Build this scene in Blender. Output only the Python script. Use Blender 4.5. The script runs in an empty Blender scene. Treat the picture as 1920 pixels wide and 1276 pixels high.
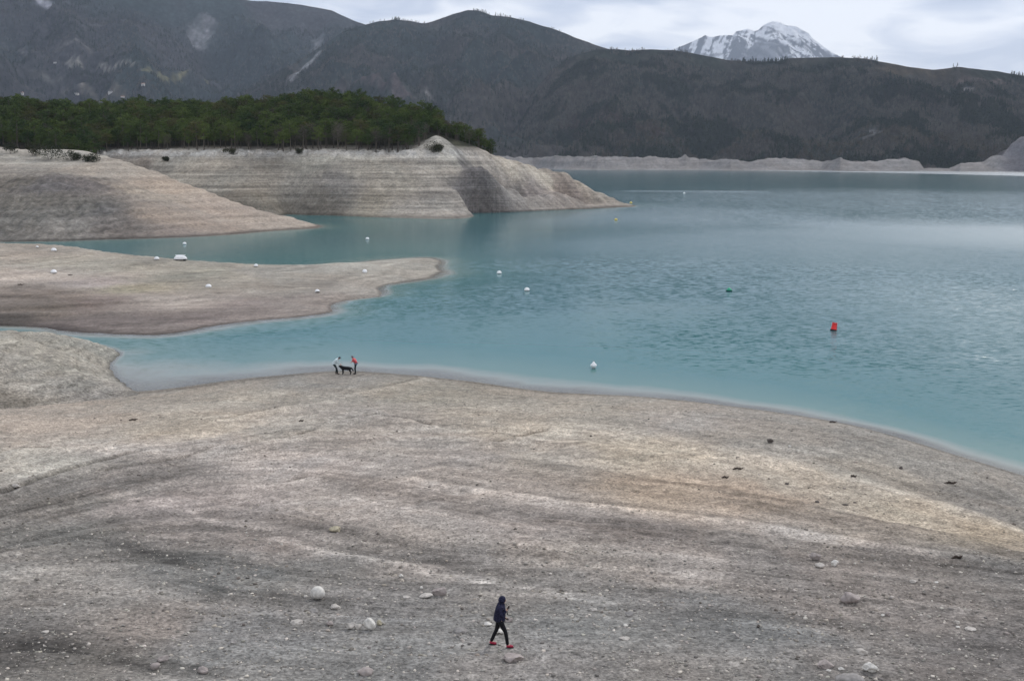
import bpy, bmesh, math, random
import numpy as np
from mathutils import Vector, Matrix
R = math.radians
rnd = random.Random(7)
sc = bpy.context.scene
col = sc.collection

# ------------------------------------------------------------ camera
CAM_Z = 19.0
FOC = 2000.0
PITCH = math.atan((638 - 300) / FOC)
cd = bpy.data.cameras.new('camera')
cam = bpy.data.objects.new('camera', cd); col.objects.link(cam)
cam.location = (0, 0, CAM_Z); cam.rotation_euler = (math.pi / 2 - PITCH, 0, 0)
cd.sensor_width = 36; cd.lens = FOC / 1920 * 36; cd.clip_start = 0.5; cd.clip_end = 60000
sc.camera = cam

# ------------------------------------------------------------ world, sun, exposure
SUN_EL, SUN_AZ = R(42), R(38)        # azimuth from +Y towards +X
world = bpy.data.worlds.new('World'); sc.world = world; world.use_nodes = True
nt = world.node_tree; N = nt.nodes; L = nt.links; N.clear()
def nn(t, **k):
    n = N.new(t)
    for a, b in k.items(): setattr(n, a, b)
    return n
out = nn('ShaderNodeOutputWorld')
sky = nn('ShaderNodeTexSky', sky_type='NISHITA', sun_disc=False)
sky.sun_elevation = SUN_EL; sky.sun_rotation = SUN_AZ; sky.altitude = 800; sky.dust_density = 2
bg1 = nn('ShaderNodeBackground'); L.new(sky.outputs[0], bg1.inputs[0]); bg1.inputs[1].default_value = 0.09
tc = nn('ShaderNodeTexCoord'); sep = nn('ShaderNodeSeparateXYZ'); L.new(tc.outputs['Generated'], sep.inputs[0])
def mth(op, a, b=None, clamp=False):
    m = nn('ShaderNodeMath', operation=op, use_clamp=clamp)
    for i, v in enumerate((a, b)):
        if v is None: continue
        if isinstance(v, (int, float)): m.inputs[i].default_value = v
        else: L.new(v, m.inputs[i])
    return m.outputs[0]
zz = mth('MAXIMUM', sep.outputs[2], 0.0); zd = mth('ADD', zz, 0.14)
cx = mth('DIVIDE', sep.outputs[0], zd); cy = mth('DIVIDE', sep.outputs[1], zd)
comb = nn('ShaderNodeCombineXYZ'); L.new(cx, comb.inputs[0]); L.new(cy, comb.inputs[1])
def cloud_noise(scale, detail, off, dist=0.4):
    mp = nn('ShaderNodeMapping'); mp.inputs['Location'].default_value = off; L.new(comb.outputs[0], mp.inputs[0])
    n = nn('ShaderNodeTexNoise'); n.inputs['Scale'].default_value = scale; n.inputs['Detail'].default_value = detail
    n.inputs['Distortion'].default_value = dist; L.new(mp.outputs[0], n.inputs[0]); return n.outputs[0]
n1 = cloud_noise(0.85, 7, (3.1, 1.7, 0)); n2 = cloud_noise(0.35, 4, (0.4, 5.2, 2.0)); n3 = cloud_noise(2.6, 7, (7.4, 2.2, 1.0), .8)
nsum = mth('ADD', mth('ADD', mth('MULTIPLY', n1, 0.45), mth('MULTIPLY', n2, 0.2)), mth('MULTIPLY', n3, 0.35))
ramp = nn('ShaderNodeValToRGB'); L.new(nsum, ramp.inputs[0])
e = ramp.color_ramp.elements
e[0].position = 0.43; e[0].color = (0.36, 0.42, 0.56, 1)
e[1].position = 0.56; e[1].color = (0.98, 0.98, 1.0, 1)
m_ = ramp.color_ramp.elements.new(0.49); m_.color = (0.58, 0.62, 0.73, 1)
bg2 = nn('ShaderNodeBackground'); L.new(ramp.outputs[0], bg2.inputs[0]); bg2.inputs[1].default_value = 0.86
# brighter veil low over the horizon towards the hidden sun
sx, sy = math.sin(SUN_AZ), math.cos(SUN_AZ)
dotp = mth('ADD', mth('MULTIPLY', sep.outputs[0], sx), mth('MULTIPLY', sep.outputs[1], sy))
veil = mth('MULTIPLY', mth('POWER', mth('MAXIMUM', dotp, 0.0), 5.0), mth('POWER', mth('SUBTRACT', 1.0, zz), 3.0), True)
veil = mth('MULTIPLY', veil, 0.35)
bg3 = nn('ShaderNodeBackground'); bg3.inputs[0].default_value = (0.93, 0.94, 0.97, 1); bg3.inputs[1].default_value = 0.98
mixv = nn('ShaderNodeMixShader'); L.new(veil, mixv.inputs[0]); L.new(bg2.outputs[0], mixv.inputs[1]); L.new(bg3.outputs[0], mixv.inputs[2])
mixs = nn('ShaderNodeMixShader'); mixs.inputs[0].default_value = 0.88
L.new(bg1.outputs[0], mixs.inputs[1]); L.new(mixv.outputs[0], mixs.inputs[2]); L.new(mixs.outputs[0], out.inputs[0])

sd = bpy.data.lights.new('sun', 'SUN'); sd.energy = 1.1; sd.angle = R(16); sd.color = (1.0, 0.95, 0.88)
sun = bpy.data.objects.new('sun', sd); col.objects.link(sun)
sdir = Vector((sx * math.cos(SUN_EL), sy * math.cos(SUN_EL), math.sin(SUN_EL)))
sun.rotation_euler = sdir.to_track_quat('Z', 'Y').to_euler()
vs = sc.view_settings; vs.view_transform = 'Standard'; vs.look = 'None'; vs.gamma = 1; vs.exposure = 0.74
try: vs.use_curve_mapping = False
except Exception: pass
sc.cycles.max_bounces = 4; sc.cycles.diffuse_bounces = 2; sc.cycles.glossy_bounces = 2
sc.cycles.transparent_max_bounces = 8; sc.cycles.volume_bounces = 0

# ------------------------------------------------------------ pixel / world geometry
CP, SP = math.cos(PITCH), math.sin(PITCH)
def ray(px, py):
    u = (px - 960) / FOC; v = (638 - py) / FOC
    return np.array([u, CP + v * SP, -SP + v * CP])
def P(px, py, z=None, d=None):
    r = ray(px, py)
    t = (z - CAM_Z) / r[2] if z is not None else d / r[1]
    return (r[0] * t, r[1] * t, CAM_Z + r[2] * t)
def Q(px, d, z):
    dep = d * CP + (CAM_Z - z) * SP
    return ((px - 960) / FOC * dep, d, z)

# ------------------------------------------------------------ numpy noise
_rs = np.random.RandomState(11)
_perm = _rs.permutation(256); _perm = np.concatenate([_perm, _perm])
_ga = _rs.rand(256) * 2 * np.pi; _gx, _gy = np.cos(_ga), np.sin(_ga)
def perlin(x, y, seed=0):
    x = np.asarray(x, float) + seed * 17.13; y = np.asarray(y, float) - seed * 9.71
    xi = np.floor(x).astype(int); yi = np.floor(y).astype(int); xf = x - xi; yf = y - yi
    u = xf * xf * xf * (xf * (xf * 6 - 15) + 10); v = yf * yf * yf * (yf * (yf * 6 - 15) + 10)
    def g(ix, iy, fx, fy):
        h = _perm[(_perm[ix & 255] + iy) & 255]
        return _gx[h] * fx + _gy[h] * fy
    a = g(xi, yi, xf, yf); b = g(xi + 1, yi, xf - 1, yf); c = g(xi, yi + 1, xf, yf - 1); d = g(xi + 1, yi + 1, xf - 1, yf - 1)
    return (a + u * (b - a)) * (1 - v) + (c + u * (d - c)) * v
def fbm(x, y, o=4, seed=0, gain=.5):
    s = 0; a = 1; t = 0
    for i in range(o):
        s = s + a * perlin(x * 2 ** i, y * 2 ** i, seed + i * 3); t += a; a *= gain
    return s / t * 1.6
def ridged(x, y, o=4, seed=0):
    s = 0; a = 1; t = 0
    for i in range(o):
        s = s + a * (1 - np.abs(perlin(x * 2 ** i, y * 2 ** i, seed + i * 5)) * 2.2); t += a; a *= .5
    return s / t
def sstep(a, b, x):
    t = np.clip((x - a) / (b - a), 0, 1); return t * t * (3 - 2 * t)

class TPS:
    def __init__(s, pts, lam=1e-6):
        p = np.array(pts, float); s.c = p[:, :2].mean(0); s.k = np.abs(p[:, :2] - s.c).max()
        s.q = (p[:, :2] - s.c) / s.k; n = len(p)
        K = s.phi(np.linalg.norm(s.q[:, None] - s.q[None], axis=2)) + lam * np.eye(n)
        A = np.zeros((n + 3, n + 3)); A[:n, :n] = K; A[:n, n] = 1; A[:n, n + 1:] = s.q; A[n:, :n] = A[:n, n:].T
        s.w = np.linalg.solve(A, np.concatenate([p[:, 2], np.zeros(3)]))
    @staticmethod
    def phi(r): return r * r * np.log(r + 1e-9)
    def __call__(s, x, y):
        x = (np.asarray(x, float) - s.c[0]) / s.k; y = (np.asarray(y, float) - s.c[1]) / s.k
        z = s.w[-3] + s.w[-2] * x + s.w[-1] * y
        for i, (a, b) in enumerate(s.q): z = z + s.w[i] * s.phi(np.sqrt((x - a) ** 2 + (y - b) ** 2))
        return z
def hit(H, px, py, d0, d1, n=700):
    r = ray(px, py); d = np.linspace(d0, d1, n); t = d / r[1]
    z = CAM_Z + r[2] * t; h = H(r[0] * t, d)
    k = np.nonzero(z <= h)[0]
    if not len(k): k = [int(np.argmin(z - h))]
    i = k[0]
    if i > 0:
        a, b = z[i - 1] - h[i - 1], z[i] - h[i]; f = a / (a - b) if a != b else 0
        dd = d[i - 1] + f * (d[i] - d[i - 1])
    else: dd = d[i]
    t = dd / r[1]; x = r[0] * t
    return float(x), float(dd), float(H(np.array([x]), np.array([dd]))[0])
def polyd(x, y, pts):
    """distance to a polyline, and signed side"""
    best = np.full(np.shape(x), 1e9); side = np.zeros(np.shape(x))
    for (ax, ay), (bx, by) in zip(pts[:-1], pts[1:]):
        dx, dy = bx - ax, by - ay; l2 = dx * dx + dy * dy + 1e-9
        t = np.clip(((x - ax) * dx + (y - ay) * dy) / l2, 0, 1)
        d = np.hypot(x - ax - t * dx, y - ay - t * dy)
        m = d < best; best = np.where(m, d, best); side = np.where(m, np.sign((x - ax) * dy - (y - ay) * dx), side)
    return best, side
def s2l(c):
    c = np.array(c, float) / 255
    return np.where(c <= .04045, c / 12.92, ((c + .055) / 1.055) ** 2.4)
def shepard(x, y, pts, cols, pw=3.0, warp=0, ws=20.0):
    if warp:
        x, y = x + warp * fbm(x / ws, y / ws, 4, 31), y + warp * fbm(x / ws, y / ws, 4, 47)
    num = 0; den = 0
    for (a, b), c in zip(pts, cols):
        w = 1 / (((x - a) ** 2 + (y - b) ** 2) + .3) ** (pw / 2)
        num = num + w[..., None] * c; den = den + w
    return num / den[..., None]

# ------------------------------------------------------------ object helpers
def tag(o, label=None, cat=None, group=None, kind=None):
    if label: o['label'] = label
    if cat: o['category'] = cat
    if group: o['group'] = group
    if kind: o['kind'] = kind
    return o
def link(name, me, parent=None, mat=None):
    o = bpy.data.objects.new(name, me); col.objects.link(o)
    if parent: o.parent = parent
    if mat: me.materials.clear(); me.materials.append(mat)
    return o
def empty(name, loc, rz=0, s=1):
    o = bpy.data.objects.new(name, None); col.objects.link(o); o.location = loc; o.rotation_euler = (0, 0, rz); o.scale = (s, s, s); return o
def np_mesh(name, V, F, smooth=True, attrs=None):
    me = bpy.data.meshes.new(name)
    V = np.asarray(V, np.float32); F = np.asarray(F, np.int32); k = F.shape[1]
    me.vertices.add(len(V)); me.vertices.foreach_set('co', V.ravel())
    me.loops.add(F.size); me.loops.foreach_set('vertex_index', F.ravel())
    me.polygons.add(len(F)); me.polygons.foreach_set('loop_start', np.arange(0, F.size, k, dtype=np.int32))
    me.update(calc_edges=True)
    if smooth: me.polygons.foreach_set('use_smooth', np.ones(len(F), bool))
    for nm, a in (attrs or {}).items():
        a = np.asarray(a, np.float32)
        if a.ndim == 1: me.attributes.new(nm, 'FLOAT', 'POINT').data.foreach_set('value', a)
        else:
            if a.shape[1] == 3: a = np.concatenate([a, np.ones((len(a), 1), np.float32)], 1)
            me.attributes.new(nm, 'FLOAT_COLOR', 'POINT').data.foreach_set('color', a.ravel())
    return me
def polar(r, th):
    r = np.asarray(r); th = np.asarray(th)
    return r[:, None] * np.sin(th)[None], r[:, None] * np.cos(th)[None]
def grid_mesh(name, X, Y, Z, attrs=None, keep=None):
    n, m = X.shape
    V = np.stack([X, Y, Z], -1).reshape(-1, 3)
    i = (np.arange(n - 1)[:, None] * m + np.arange(m - 1)[None]).ravel()
    F = np.stack([i, i + 1, i + m + 1, i + m], 1)
    # faces seen from above: fix winding
    a, b, c = V[F[0, 0]], V[F[0, 1]], V[F[0, 3]]
    if np.cross(b - a, c - a)[2] < 0: F = F[:, ::-1]
    at = {k: v.reshape(n * m, -1) if v.ndim == 3 else v.ravel() for k, v in (attrs or {}).items()}
    if keep is not None:
        F = F[keep(V)[F].any(1)]
        used = np.unique(F); mp = np.full(len(V), -1); mp[used] = np.arange(len(used)); F = mp[F]; V = V[used]
        at = {k: v[used] for k, v in at.items()}
    return np_mesh(name, V, F, True, at)

# ------------------------------------------------------------ materials
class NT:
    def __init__(s, name):
        s.m = bpy.data.materials.new(name); s.m.use_nodes = True; s.t = s.m.node_tree; s.t.nodes.clear()
        s.o = s.n('ShaderNodeOutputMaterial')
    def n(s, t, **k):
        x = s.t.nodes.new(t)
        for a, b in k.items(): setattr(x, a, b)
        return x
    def l(s, a, b): s.t.links.new(a, b)
    def math(s, op, a, b=None, clamp=False):
        m = s.n('ShaderNodeMath', operation=op, use_clamp=clamp)
        for i, v in enumerate((a, b)):
            if v is None: continue
            if isinstance(v, (int, float)): m.inputs[i].default_value = v
            else: s.l(v, m.inputs[i])
        return m.outputs[0]
    def attr(s, name): return s.n('ShaderNodeAttribute', attribute_name=name)
    def pos(s): return s.n('ShaderNodeNewGeometry').outputs['Position']
    def mapping(s, v, scale=(1, 1, 1), loc=(0, 0, 0), rot=(0, 0, 0)):
        m = s.n('ShaderNodeMapping'); m.inputs['Scale'].default_value = scale; m.inputs['Location'].default_value = loc; m.inputs['Rotation'].default_value = rot
        s.l(v, m.inputs[0]); return m.outputs[0]
    def noise(s, v, scale=1, detail=4, rough=.55, dist=0):
        n = s.n('ShaderNodeTexNoise'); n.inputs['Scale'].default_value = scale; n.inputs['Detail'].default_value = detail
        n.inputs['Roughness'].default_value = rough; n.inputs['Distortion'].default_value = dist
        s.l(v, n.inputs[0]); return n.outputs[0]
    def maprange(s, v, a, b, c, d):
        m = s.n('ShaderNodeMapRange'); m.inputs[1].default_value = a; m.inputs[2].default_value = b; m.inputs[3].default_value = c; m.inputs[4].default_value = d
        s.l(v, m.inputs[0]); return m.outputs[0]
    def scalecol(s, c, f):
        m = s.n('ShaderNodeVectorMath', operation='SCALE'); s.l(c, m.inputs[0]); s.l(f, m.inputs['Scale']); return m.outputs[0]
    def mixcol(s, f, a, b):
        m = s.n('ShaderNodeMix', data_type='RGBA')
        if isinstance(f, (int, float)): m.inputs[0].default_value = f
        else: s.l(f, m.inputs[0])
        for i, v in ((6, a), (7, b)):
            if isinstance(v, tuple): m.inputs[i].default_value = v if len(v) == 4 else v + (1,)
            else: s.l(v, m.inputs[i])
        return m.outputs[2]
    def principled(s, color, rough=.9, spec=.2, normal=None):
        p = s.n('ShaderNodeBsdfPrincipled')
        if isinstance(color, tuple): p.inputs['Base Color'].default_value = color if len(color) == 4 else color + (1,)
        else: s.l(color, p.inputs['Base Color'])
        p.inputs['Roughness'].default_value = rough; p.inputs['Specular IOR Level'].default_value = spec
        if normal is not None: s.l(normal, p.inputs['Normal'])
        s.l(p.outputs[0], s.o.inputs[0]); return p
    def bump(s, h, strength=.5, dist=.1, normal=None):
        b = s.n('ShaderNodeBump'); b.inputs['Strength'].default_value = strength; b.inputs['Distance'].default_value = dist
        s.l(h, b.inputs['Height'])
        if normal is not None: s.l(normal, b.inputs['Normal'])
        return b.outputs[0]

def ground_mat(name, band=0.25, band_z=3.0, blotch=6.0, speck=6.0, speck_amt=.35, bump=.15, streak=None):
    m = NT(name); p = m.pos(); c = m.attr('tint').outputs['Color']
    warp = m.noise(p, 0.6 / blotch, 3)
    # strand lines that follow the height
    sepz = m.n('ShaderNodeSeparateXYZ'); m.l(p, sepz.inputs[0])
    cmb = m.n('ShaderNodeCombineXYZ')
    m.l(m.math('MULTIPLY', sepz.outputs[0], .35 / blotch), cmb.inputs[0]); m.l(m.math('MULTIPLY', sepz.outputs[1], .35 / blotch), cmb.inputs[1])
    m.l(m.math('ADD', m.math('MULTIPLY', sepz.outputs[2], band_z), m.math('MULTIPLY', warp, 2.0)), cmb.inputs[2])
    bands = m.noise(cmb.outputs[0], 1.0, 6, .62)
    blot = m.noise(p, 1 / blotch, 6, .6, .4)
    sp1 = m.noise(p, speck, 3, .7); sp2 = m.noise(p, speck * .22, 5, .65)
    vor = m.n('ShaderNodeTexVoronoi'); vor.inputs['Scale'].default_value = speck * .55; m.l(p, vor.inputs[0])
    f = m.maprange(bands, .3, .7, 1 - band, 1 + band)
    f2 = m.maprange(blot, .3, .7, .86, 1.12)
    f3 = m.maprange(sp1, .3, .7, 1 - speck_amt, 1 + speck_amt * .9)
    f4 = m.maprange(sp2, .3, .7, 1 - speck_amt * .55, 1 + speck_amt * .5)
    f5 = m.maprange(vor.outputs['Color'], 0, 1, 1 - speck_amt * .35, 1 + speck_amt * .35)
    tot = m.math('MULTIPLY', m.math('MULTIPLY', f, f2), m.math('MULTIPLY', m.math('MULTIPLY', f3, f4), f5))
    # small hue swing between warm and cool clay
    hue = m.noise(p, .9 / blotch, 4, .6, .8)
    warm = m.mixcol(m.maprange(hue, .38, .62, 0, 1), (0.985, 1.0, 1.01), (1.02, .995, .975))
    mul = m.n('ShaderNodeVectorMath', operation='MULTIPLY'); m.l(c, mul.inputs[0]); m.l(warm, mul.inputs[1])
    h = m.math('ADD', m.math('MULTIPLY', sp2, .6), m.math('MULTIPLY', sp1, .25))
    h = m.math('ADD', h, m.math('MULTIPLY', bands, .7))
    m.principled(m.scalecol(mul.outputs[0], tot), .93, .15, m.bump(h, .9, bump))
    return m.m
def plain(name, c, rough=.6, spec=.4, var=0, scale=5):
    m = NT(name)
    if var:
        n = m.noise(m.n('ShaderNodeTexCoord').outputs['Object'], scale, 4)
        rgb = m.n('ShaderNodeRGB'); rgb.outputs[0].default_value = c + (1,)
        m.principled(m.scalecol(rgb.outputs[0], m.maprange(n, .3, .7, 1 - var, 1 + var)), rough, spec, m.bump(n, .4, .02))
    else: m.principled(c, rough, spec)
    return m.m

# ============================================================ LANDFORMS
ALB = np.array([1.06, 1.035, .965])   # albedo for a matt surface photographed under this grey sky
def colpts(H, lst, d0, d1):
    pts, cs = [], []
    for px, py, c in lst:
        x, y, z = hit(H, px, py, d0, d1); pts.append((x, y)); cs.append(s2l(c) * ALB)
    return pts, cs
def hitline(H, pl, d0, d1): return [hit(H, a, b, d0, d1)[:2] for a, b in pl]

# ---- beach
beach_pts = [P(*a, z=0) for a in [(262, 733), (420, 714), (560, 700), (640, 695), (760, 702), (900, 717), (1040, 735), (1200, 743), (1330, 756),
             (1500, 779), (1600, 797), (1700, 824), (1800, 855), (1920, 892), (2150, 985)]]
beach_pts += [P(px, py, z=z) for px, py, z in [
    (350, 692, -.35), (450, 676, -.8), (300, 662, -.6), (600, 664, -1.4), (800, 672, -1.5), (1000, 688, -1.8), (1200, 702, -2.2), (1500, 752, -2.4),
    (1700, 796, -2.6), (1900, 855, -2.8), (960, 640, -3.6), (1500, 660, -5), (500, 630, -2.8), (1900, 740, -6), (100, 700, -.1), (-200, 700, .2),
    (935, 1213, 4.0), (0, 1276, 5.6), (480, 1276, 5.1), (960, 1276, 4.7), (1500, 1276, 4.5), (1920, 1276, 4.3), (0, 1010, 3.3), (500, 960, 2.3),
    (0, 880, 2.0), (300, 840, 1.25), (700, 850, 1.35), (1000, 900, 1.75), (1500, 960, 1.5), (1920, 1020, 1.1), (1400, 1080, 2.7), (1900, 1130, 2.6),
    (0, 770, .75), (150, 765, .55), (2400, 1200, 3.2), (2400, 1400, 5), (-500, 900, 3.2), (-500, 1276, 7), (480, 1100, 3.6)]]
beach_pts += [(0, 12, 8.0), (-40, 5, 11), (40, 5, 7.5), (0, -30, 13), (-60, -40, 18), (70, -40, 11), (-90, 60, 8), (95, 40, 2.0), (110, 70, -3)]
_tb = TPS(beach_pts)
gully_px = [[(0, 925), (60, 900), (130, 880), (190, 862), (260, 845)], [(205, 882), (270, 873), (330, 862), (400, 838), (470, 832), (580, 808)],
            [(640, 788), (700, 776), (760, 784), (810, 797)], [(420, 785), (500, 768), (590, 756)], [(0, 850), (90, 838), (170, 835)], [(480, 910), (530, 905), (580, 893)],
            [(640, 740), (720, 725), (775, 712)], [(930, 828), (985, 815), (1020, 806)]]
_guides = [(0.0, [(0, 790), (200, 752), (420, 716), (560, 700), (900, 718), (1330, 756), (1700, 825), (1920, 892), (2200, 1010)]),
    (1.0, [(-200, 990), (0, 925), (130, 880), (270, 850), (450, 826), (600, 806), (800, 800), (1150, 815), (1330, 850), (1500, 882), (1700, 935), (1920, 1005), (2200, 1100)]),
    (2.0, [(-200, 1030), (0, 968), (230, 908), (400, 886), (520, 878), (640, 888), (760, 905), (900, 930), (1050, 948), (1250, 968), (1450, 992), (1720, 1035), (1920, 1062), (2200, 1120)]),
    (3.0, [(-200, 1080), (0, 1035), (150, 1008), (300, 995), (480, 1000), (640, 1025), (800, 1048), (1050, 1062), (1280, 1078), (1600, 1112), (1920, 1150), (2200, 1200)]),
    (4.0, [(-200, 1150), (0, 1105), (200, 1110), (420, 1138), (700, 1160), (1000, 1160), (1300, 1168), (1600, 1195), (1920, 1235), (2200, 1290)]),
    (5.0, [(-200, 1290), (0, 1240), (400, 1262), (960, 1272), (1500, 1290), (1920, 1340)])]
_phi = TPS([(*hit(lambda x, y: _tb(x, y), px, py, 22, 135)[:2], v) for v, g in _guides for px, py in g], 1e-4)
def phi(x, y):
    return np.clip(_phi(x, y), -1, 9) + .09 * fbm(x / 10, y / 10, 4, 301) + .03 * fbm(x / 2.2, y / 2.2, 3, 302)
def band(ph, x, y, f, seed):
    "one-dimensional noise across the strand lines, fading in and out along them"
    return perlin(ph * f, .018 * (x + y * .3), seed) * 1.9
def Hb0(x, y):
    z = _tb(x, y)
    on = sstep(0.15, 1.0, z)
    z = z + on * (.16 * fbm(x / 9, y / 9, 4, 3) + .05 * fbm(x / 1.6, y / 1.6, 3, 8))
    z = z + sstep(-.2, .4, z) * .02 * fbm(x / 2.5, y / 2.5, 3, 5)
    # old water-level steps along the strand lines
    ph = phi(x, y); w = ph * 3.2; f = w - np.floor(w); amp = .13 * (.35 + sstep(-.3, .3, fbm(x / 13, y / 13, 2, 77)))
    return z + on * amp * (sstep(.55, .80, f) - f) + on * .05 * band(ph, x, y, 15, 303)
gullies = [hitline(Hb0, g, 25, 130) for g in gully_px]
def Hb(x, y):
    z = Hb0(x, y)
    for g in gullies:
        d, s = polyd(x, y, g); w = .30
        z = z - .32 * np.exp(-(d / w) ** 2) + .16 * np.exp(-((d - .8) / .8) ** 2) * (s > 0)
    return z
beach_cols = [(100, 800, (158, 146, 134)), (350, 800, (160, 148, 132)), (60, 870, (158, 152, 142)), (350, 845, (160, 152, 146)), (560, 870, (166, 156, 150)), (300, 880, (116, 110, 106)),
    (100, 940, (112, 108, 104)), (250, 920, (120, 114, 110)), (130, 1000, (116, 113, 109)), (350, 1000, (124, 117, 113)), (300, 940, (146, 136, 132)), (450, 950, (152, 142, 137)), (650, 940, (158, 148, 141)),
    (500, 1020, (134, 125, 120)), (60, 1080, (134, 130, 126)), (330, 1060, (106, 105, 103)), (450, 1080, (110, 110, 109)), (600, 1060, (112, 110, 108)), (200, 1130, (140, 134, 129)), (300, 1170, (134, 126, 121)),
    (30, 1215, (98, 94, 92)), (150, 1240, (112, 108, 104)), (450, 1180, (117, 117, 118)), (700, 1130, (118, 117, 117)), (800, 1220, (126, 125, 124)), (400, 1260, (130, 129, 128)), (1000, 1240, (134, 131, 130)),
    (1100, 1180, (121, 121, 120)), (850, 1060, (128, 122, 118)), (1000, 1080, (126, 121, 117)), (800, 1010, (148, 139, 132)), (750, 930, (156, 146, 139)), (1000, 980, (150, 140, 134)), (900, 900, (150, 140, 132)),
    (1100, 1040, (146, 138, 131)), (1300, 1060, (146, 137, 131)), (1200, 1000, (132, 123, 118)), (700, 830, (158, 149, 141)), (550, 800, (150, 142, 132)), (480, 740, (150, 142, 130)), (600, 720, (136, 132, 126)),
    (800, 740, (144, 137, 124)), (900, 770, (150, 141, 128)), (1000, 800, (154, 144, 130)), (1100, 770, (152, 144, 132)), (1300, 790, (148, 141, 134)), (1200, 850, (164, 152, 134)), (1250, 920, (162, 144, 124)),
    (1400, 930, (158, 140, 122)), (1500, 900, (158, 146, 130)), (1450, 830, (146, 140, 132)), (1600, 820, (134, 130, 124)), (1650, 880, (152, 145, 134)), (1750, 880, (142, 137, 130)), (1850, 930, (124, 120, 115)),
    (1700, 960, (156, 144, 126)), (1600, 990, (148, 136, 124)), (1850, 1000, (158, 142, 120)), (1900, 960, (130, 124, 117)), (1500, 1010, (146, 138, 132)), (1700, 1040, (124, 118, 114)), (1500, 1060, (126, 119, 115)),
    (1900, 1080, (114, 111, 109)), (1700, 1140, (124, 118, 115)), (1550, 1130, (128, 121, 117)), (1850, 1200, (104, 100, 99)), (1400, 1180, (114, 114, 114)), (1300, 1130, (115, 113, 112)), (1600, 1250, (122, 118, 116)),
    (1350, 1260, (132, 128, 125)), (1800, 1270, (110, 105, 103)), (1000, 860, (156, 147, 136)), (850, 860, (156, 148, 142)), (700, 780, (134, 128, 122))]
bp, bc = colpts(Hb0, beach_cols, 20, 130)
pale_px = [([(520, 1010), (640, 1040), (800, 1068), (920, 1092), (1040, 1115), (1150, 1131)], .32, .42), ([(760, 900), (900, 925), (1050, 945), (1250, 966), (1450, 990), (1560, 1015), (1720, 1035)], .7, .22),
    ([(230, 930), (330, 950), (480, 990), (640, 1025)], .6, .2), ([(900, 790), (1150, 812), (1330, 850), (1500, 880), (1700, 930), (1900, 990)], .9, .14),
    ([(1280, 1075), (1450, 1090), (1600, 1110), (1800, 1140)], .55, .16), ([(900, 1050), (1050, 1062), (1280, 1075)], .6, .12), ([(0, 1065), (160, 1080), (300, 1110), (380, 1160)], .6, .12)]
dark_px = [([(620, 900), (760, 930), (900, 960), (1100, 985), (1250, 1000)], 1.2, -.14), ([(0, 1205), (130, 1220), (260, 1245), (420, 1262)], .6, -.22), ([(200, 1010), (330, 1050), (420, 1110), (620, 1130)], .7, -.14),
    ([(0, 990), (200, 1020), (330, 1050)], .9, -.1), ([(1250, 1150), (1500, 1160), (1650, 1175)], .5, -.12), ([(760, 1045), (900, 1072), (1060, 1095), (1250, 1110)], .5, -.13),
    ([(620, 850), (760, 870), (900, 868)], .7, -.12), ([(980, 870), (1130, 880), (1280, 905), (1400, 915)], .4, -.12), ([(1100, 812), (1250, 830), (1360, 850)], .6, -.12)]
marks = [(hitline(Hb0, a, 20, 130), w, k) for a, w, k in pale_px + dark_px]
def beach_tint(x, y, z):
    c = shepard(x, y, bp, bc, 3.6, 1.8, 6.0); lum = c.mean(-1, keepdims=True); mean = .245; c = (lum + .72 * (c - lum)) * ((lum / mean) ** .12) * np.array([1.015, 1.005, .985])
    ph = phi(x, y); dry = sstep(.1, .5, z)
    bs = .20 * np.clip(2 * band(ph, x, y, 3.1, 311), -1, 1) + .17 * np.clip(2 * band(ph, x, y, 8.5, 312), -1, 1) + .15 * np.clip(1.6 * band(ph, x, y, 21, 313), -1, 1); bs = bs * sstep(.2, .9, ph) + .3 * bs * (1 - sstep(.2, .9, ph)); bs = .82 * bs * (1 - .55 * sstep(3.4, 4.2, ph))
    thin = np.clip(1 - np.abs(band(ph, x, y, 6.0, 314)) * 7, 0, 1) * sstep(0, .3, fbm(x / 9, y / 9, 3, 315)); dk = np.clip(1 - np.abs(band(ph, x, y, 7.3, 316)) * 8, 0, 1) * sstep(.05, .3, fbm(x / 8, y / 8, 3, 317))
    c = c * (1 + dry * (bs + .32 * thin - .28 * dk) * (.55 + .6 * sstep(-.3, .3, fbm(x / 3, y / 3, 3, 318))))[..., None]
    jx, jy = x + .5 * fbm(x / 2, y / 2, 3, 9), y + .5 * fbm(x / 2, y / 2, 3, 19)
    for g, w, k in marks:
        d, _ = polyd(jx, jy, g); c = c * (1 + 1.7 * k * np.exp(-(d / w) ** 2) * (.6 + .8 * sstep(-.4, .3, fbm(x / 1.2, y / 1.2, 3, 5))))[..., None]
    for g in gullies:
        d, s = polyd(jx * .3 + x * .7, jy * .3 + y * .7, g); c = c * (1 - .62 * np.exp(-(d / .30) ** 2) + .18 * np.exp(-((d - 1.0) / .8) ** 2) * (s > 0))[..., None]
    # broken curved plough marks across the dry bed
    u = x * .8 + y * .55; v = -x * .55 + y * .8
    rip = fbm(u / 3.5, v / .55, 4, 63) * 1.6 * (.4 + sstep(-.2, .3, fbm(x / 7, y / 7, 3, 64))) + .9 * fbm(x / 5, y / 1.6, 4, 65); c = c * (1 + .15 * np.clip(rip, -1, 1) * sstep(.6, 1.5, z) * (1 - sstep(3.4, 4.2, z)))[..., None]
    wet = np.exp(-((z - .03) / .04) ** 2) + .25 * np.exp(-((z - .08) / .06) ** 2); c = c * (1 - .38 * wet)[..., None]
    under = sstep(.0, -.5, z)
    c = c * (1 + .25 * under)[..., None]
    return np.clip(c, .02, .8)
r = np.concatenate([np.geomspace(2.5, 21, 40)[:-1], np.geomspace(21, 128, 580)])
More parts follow.
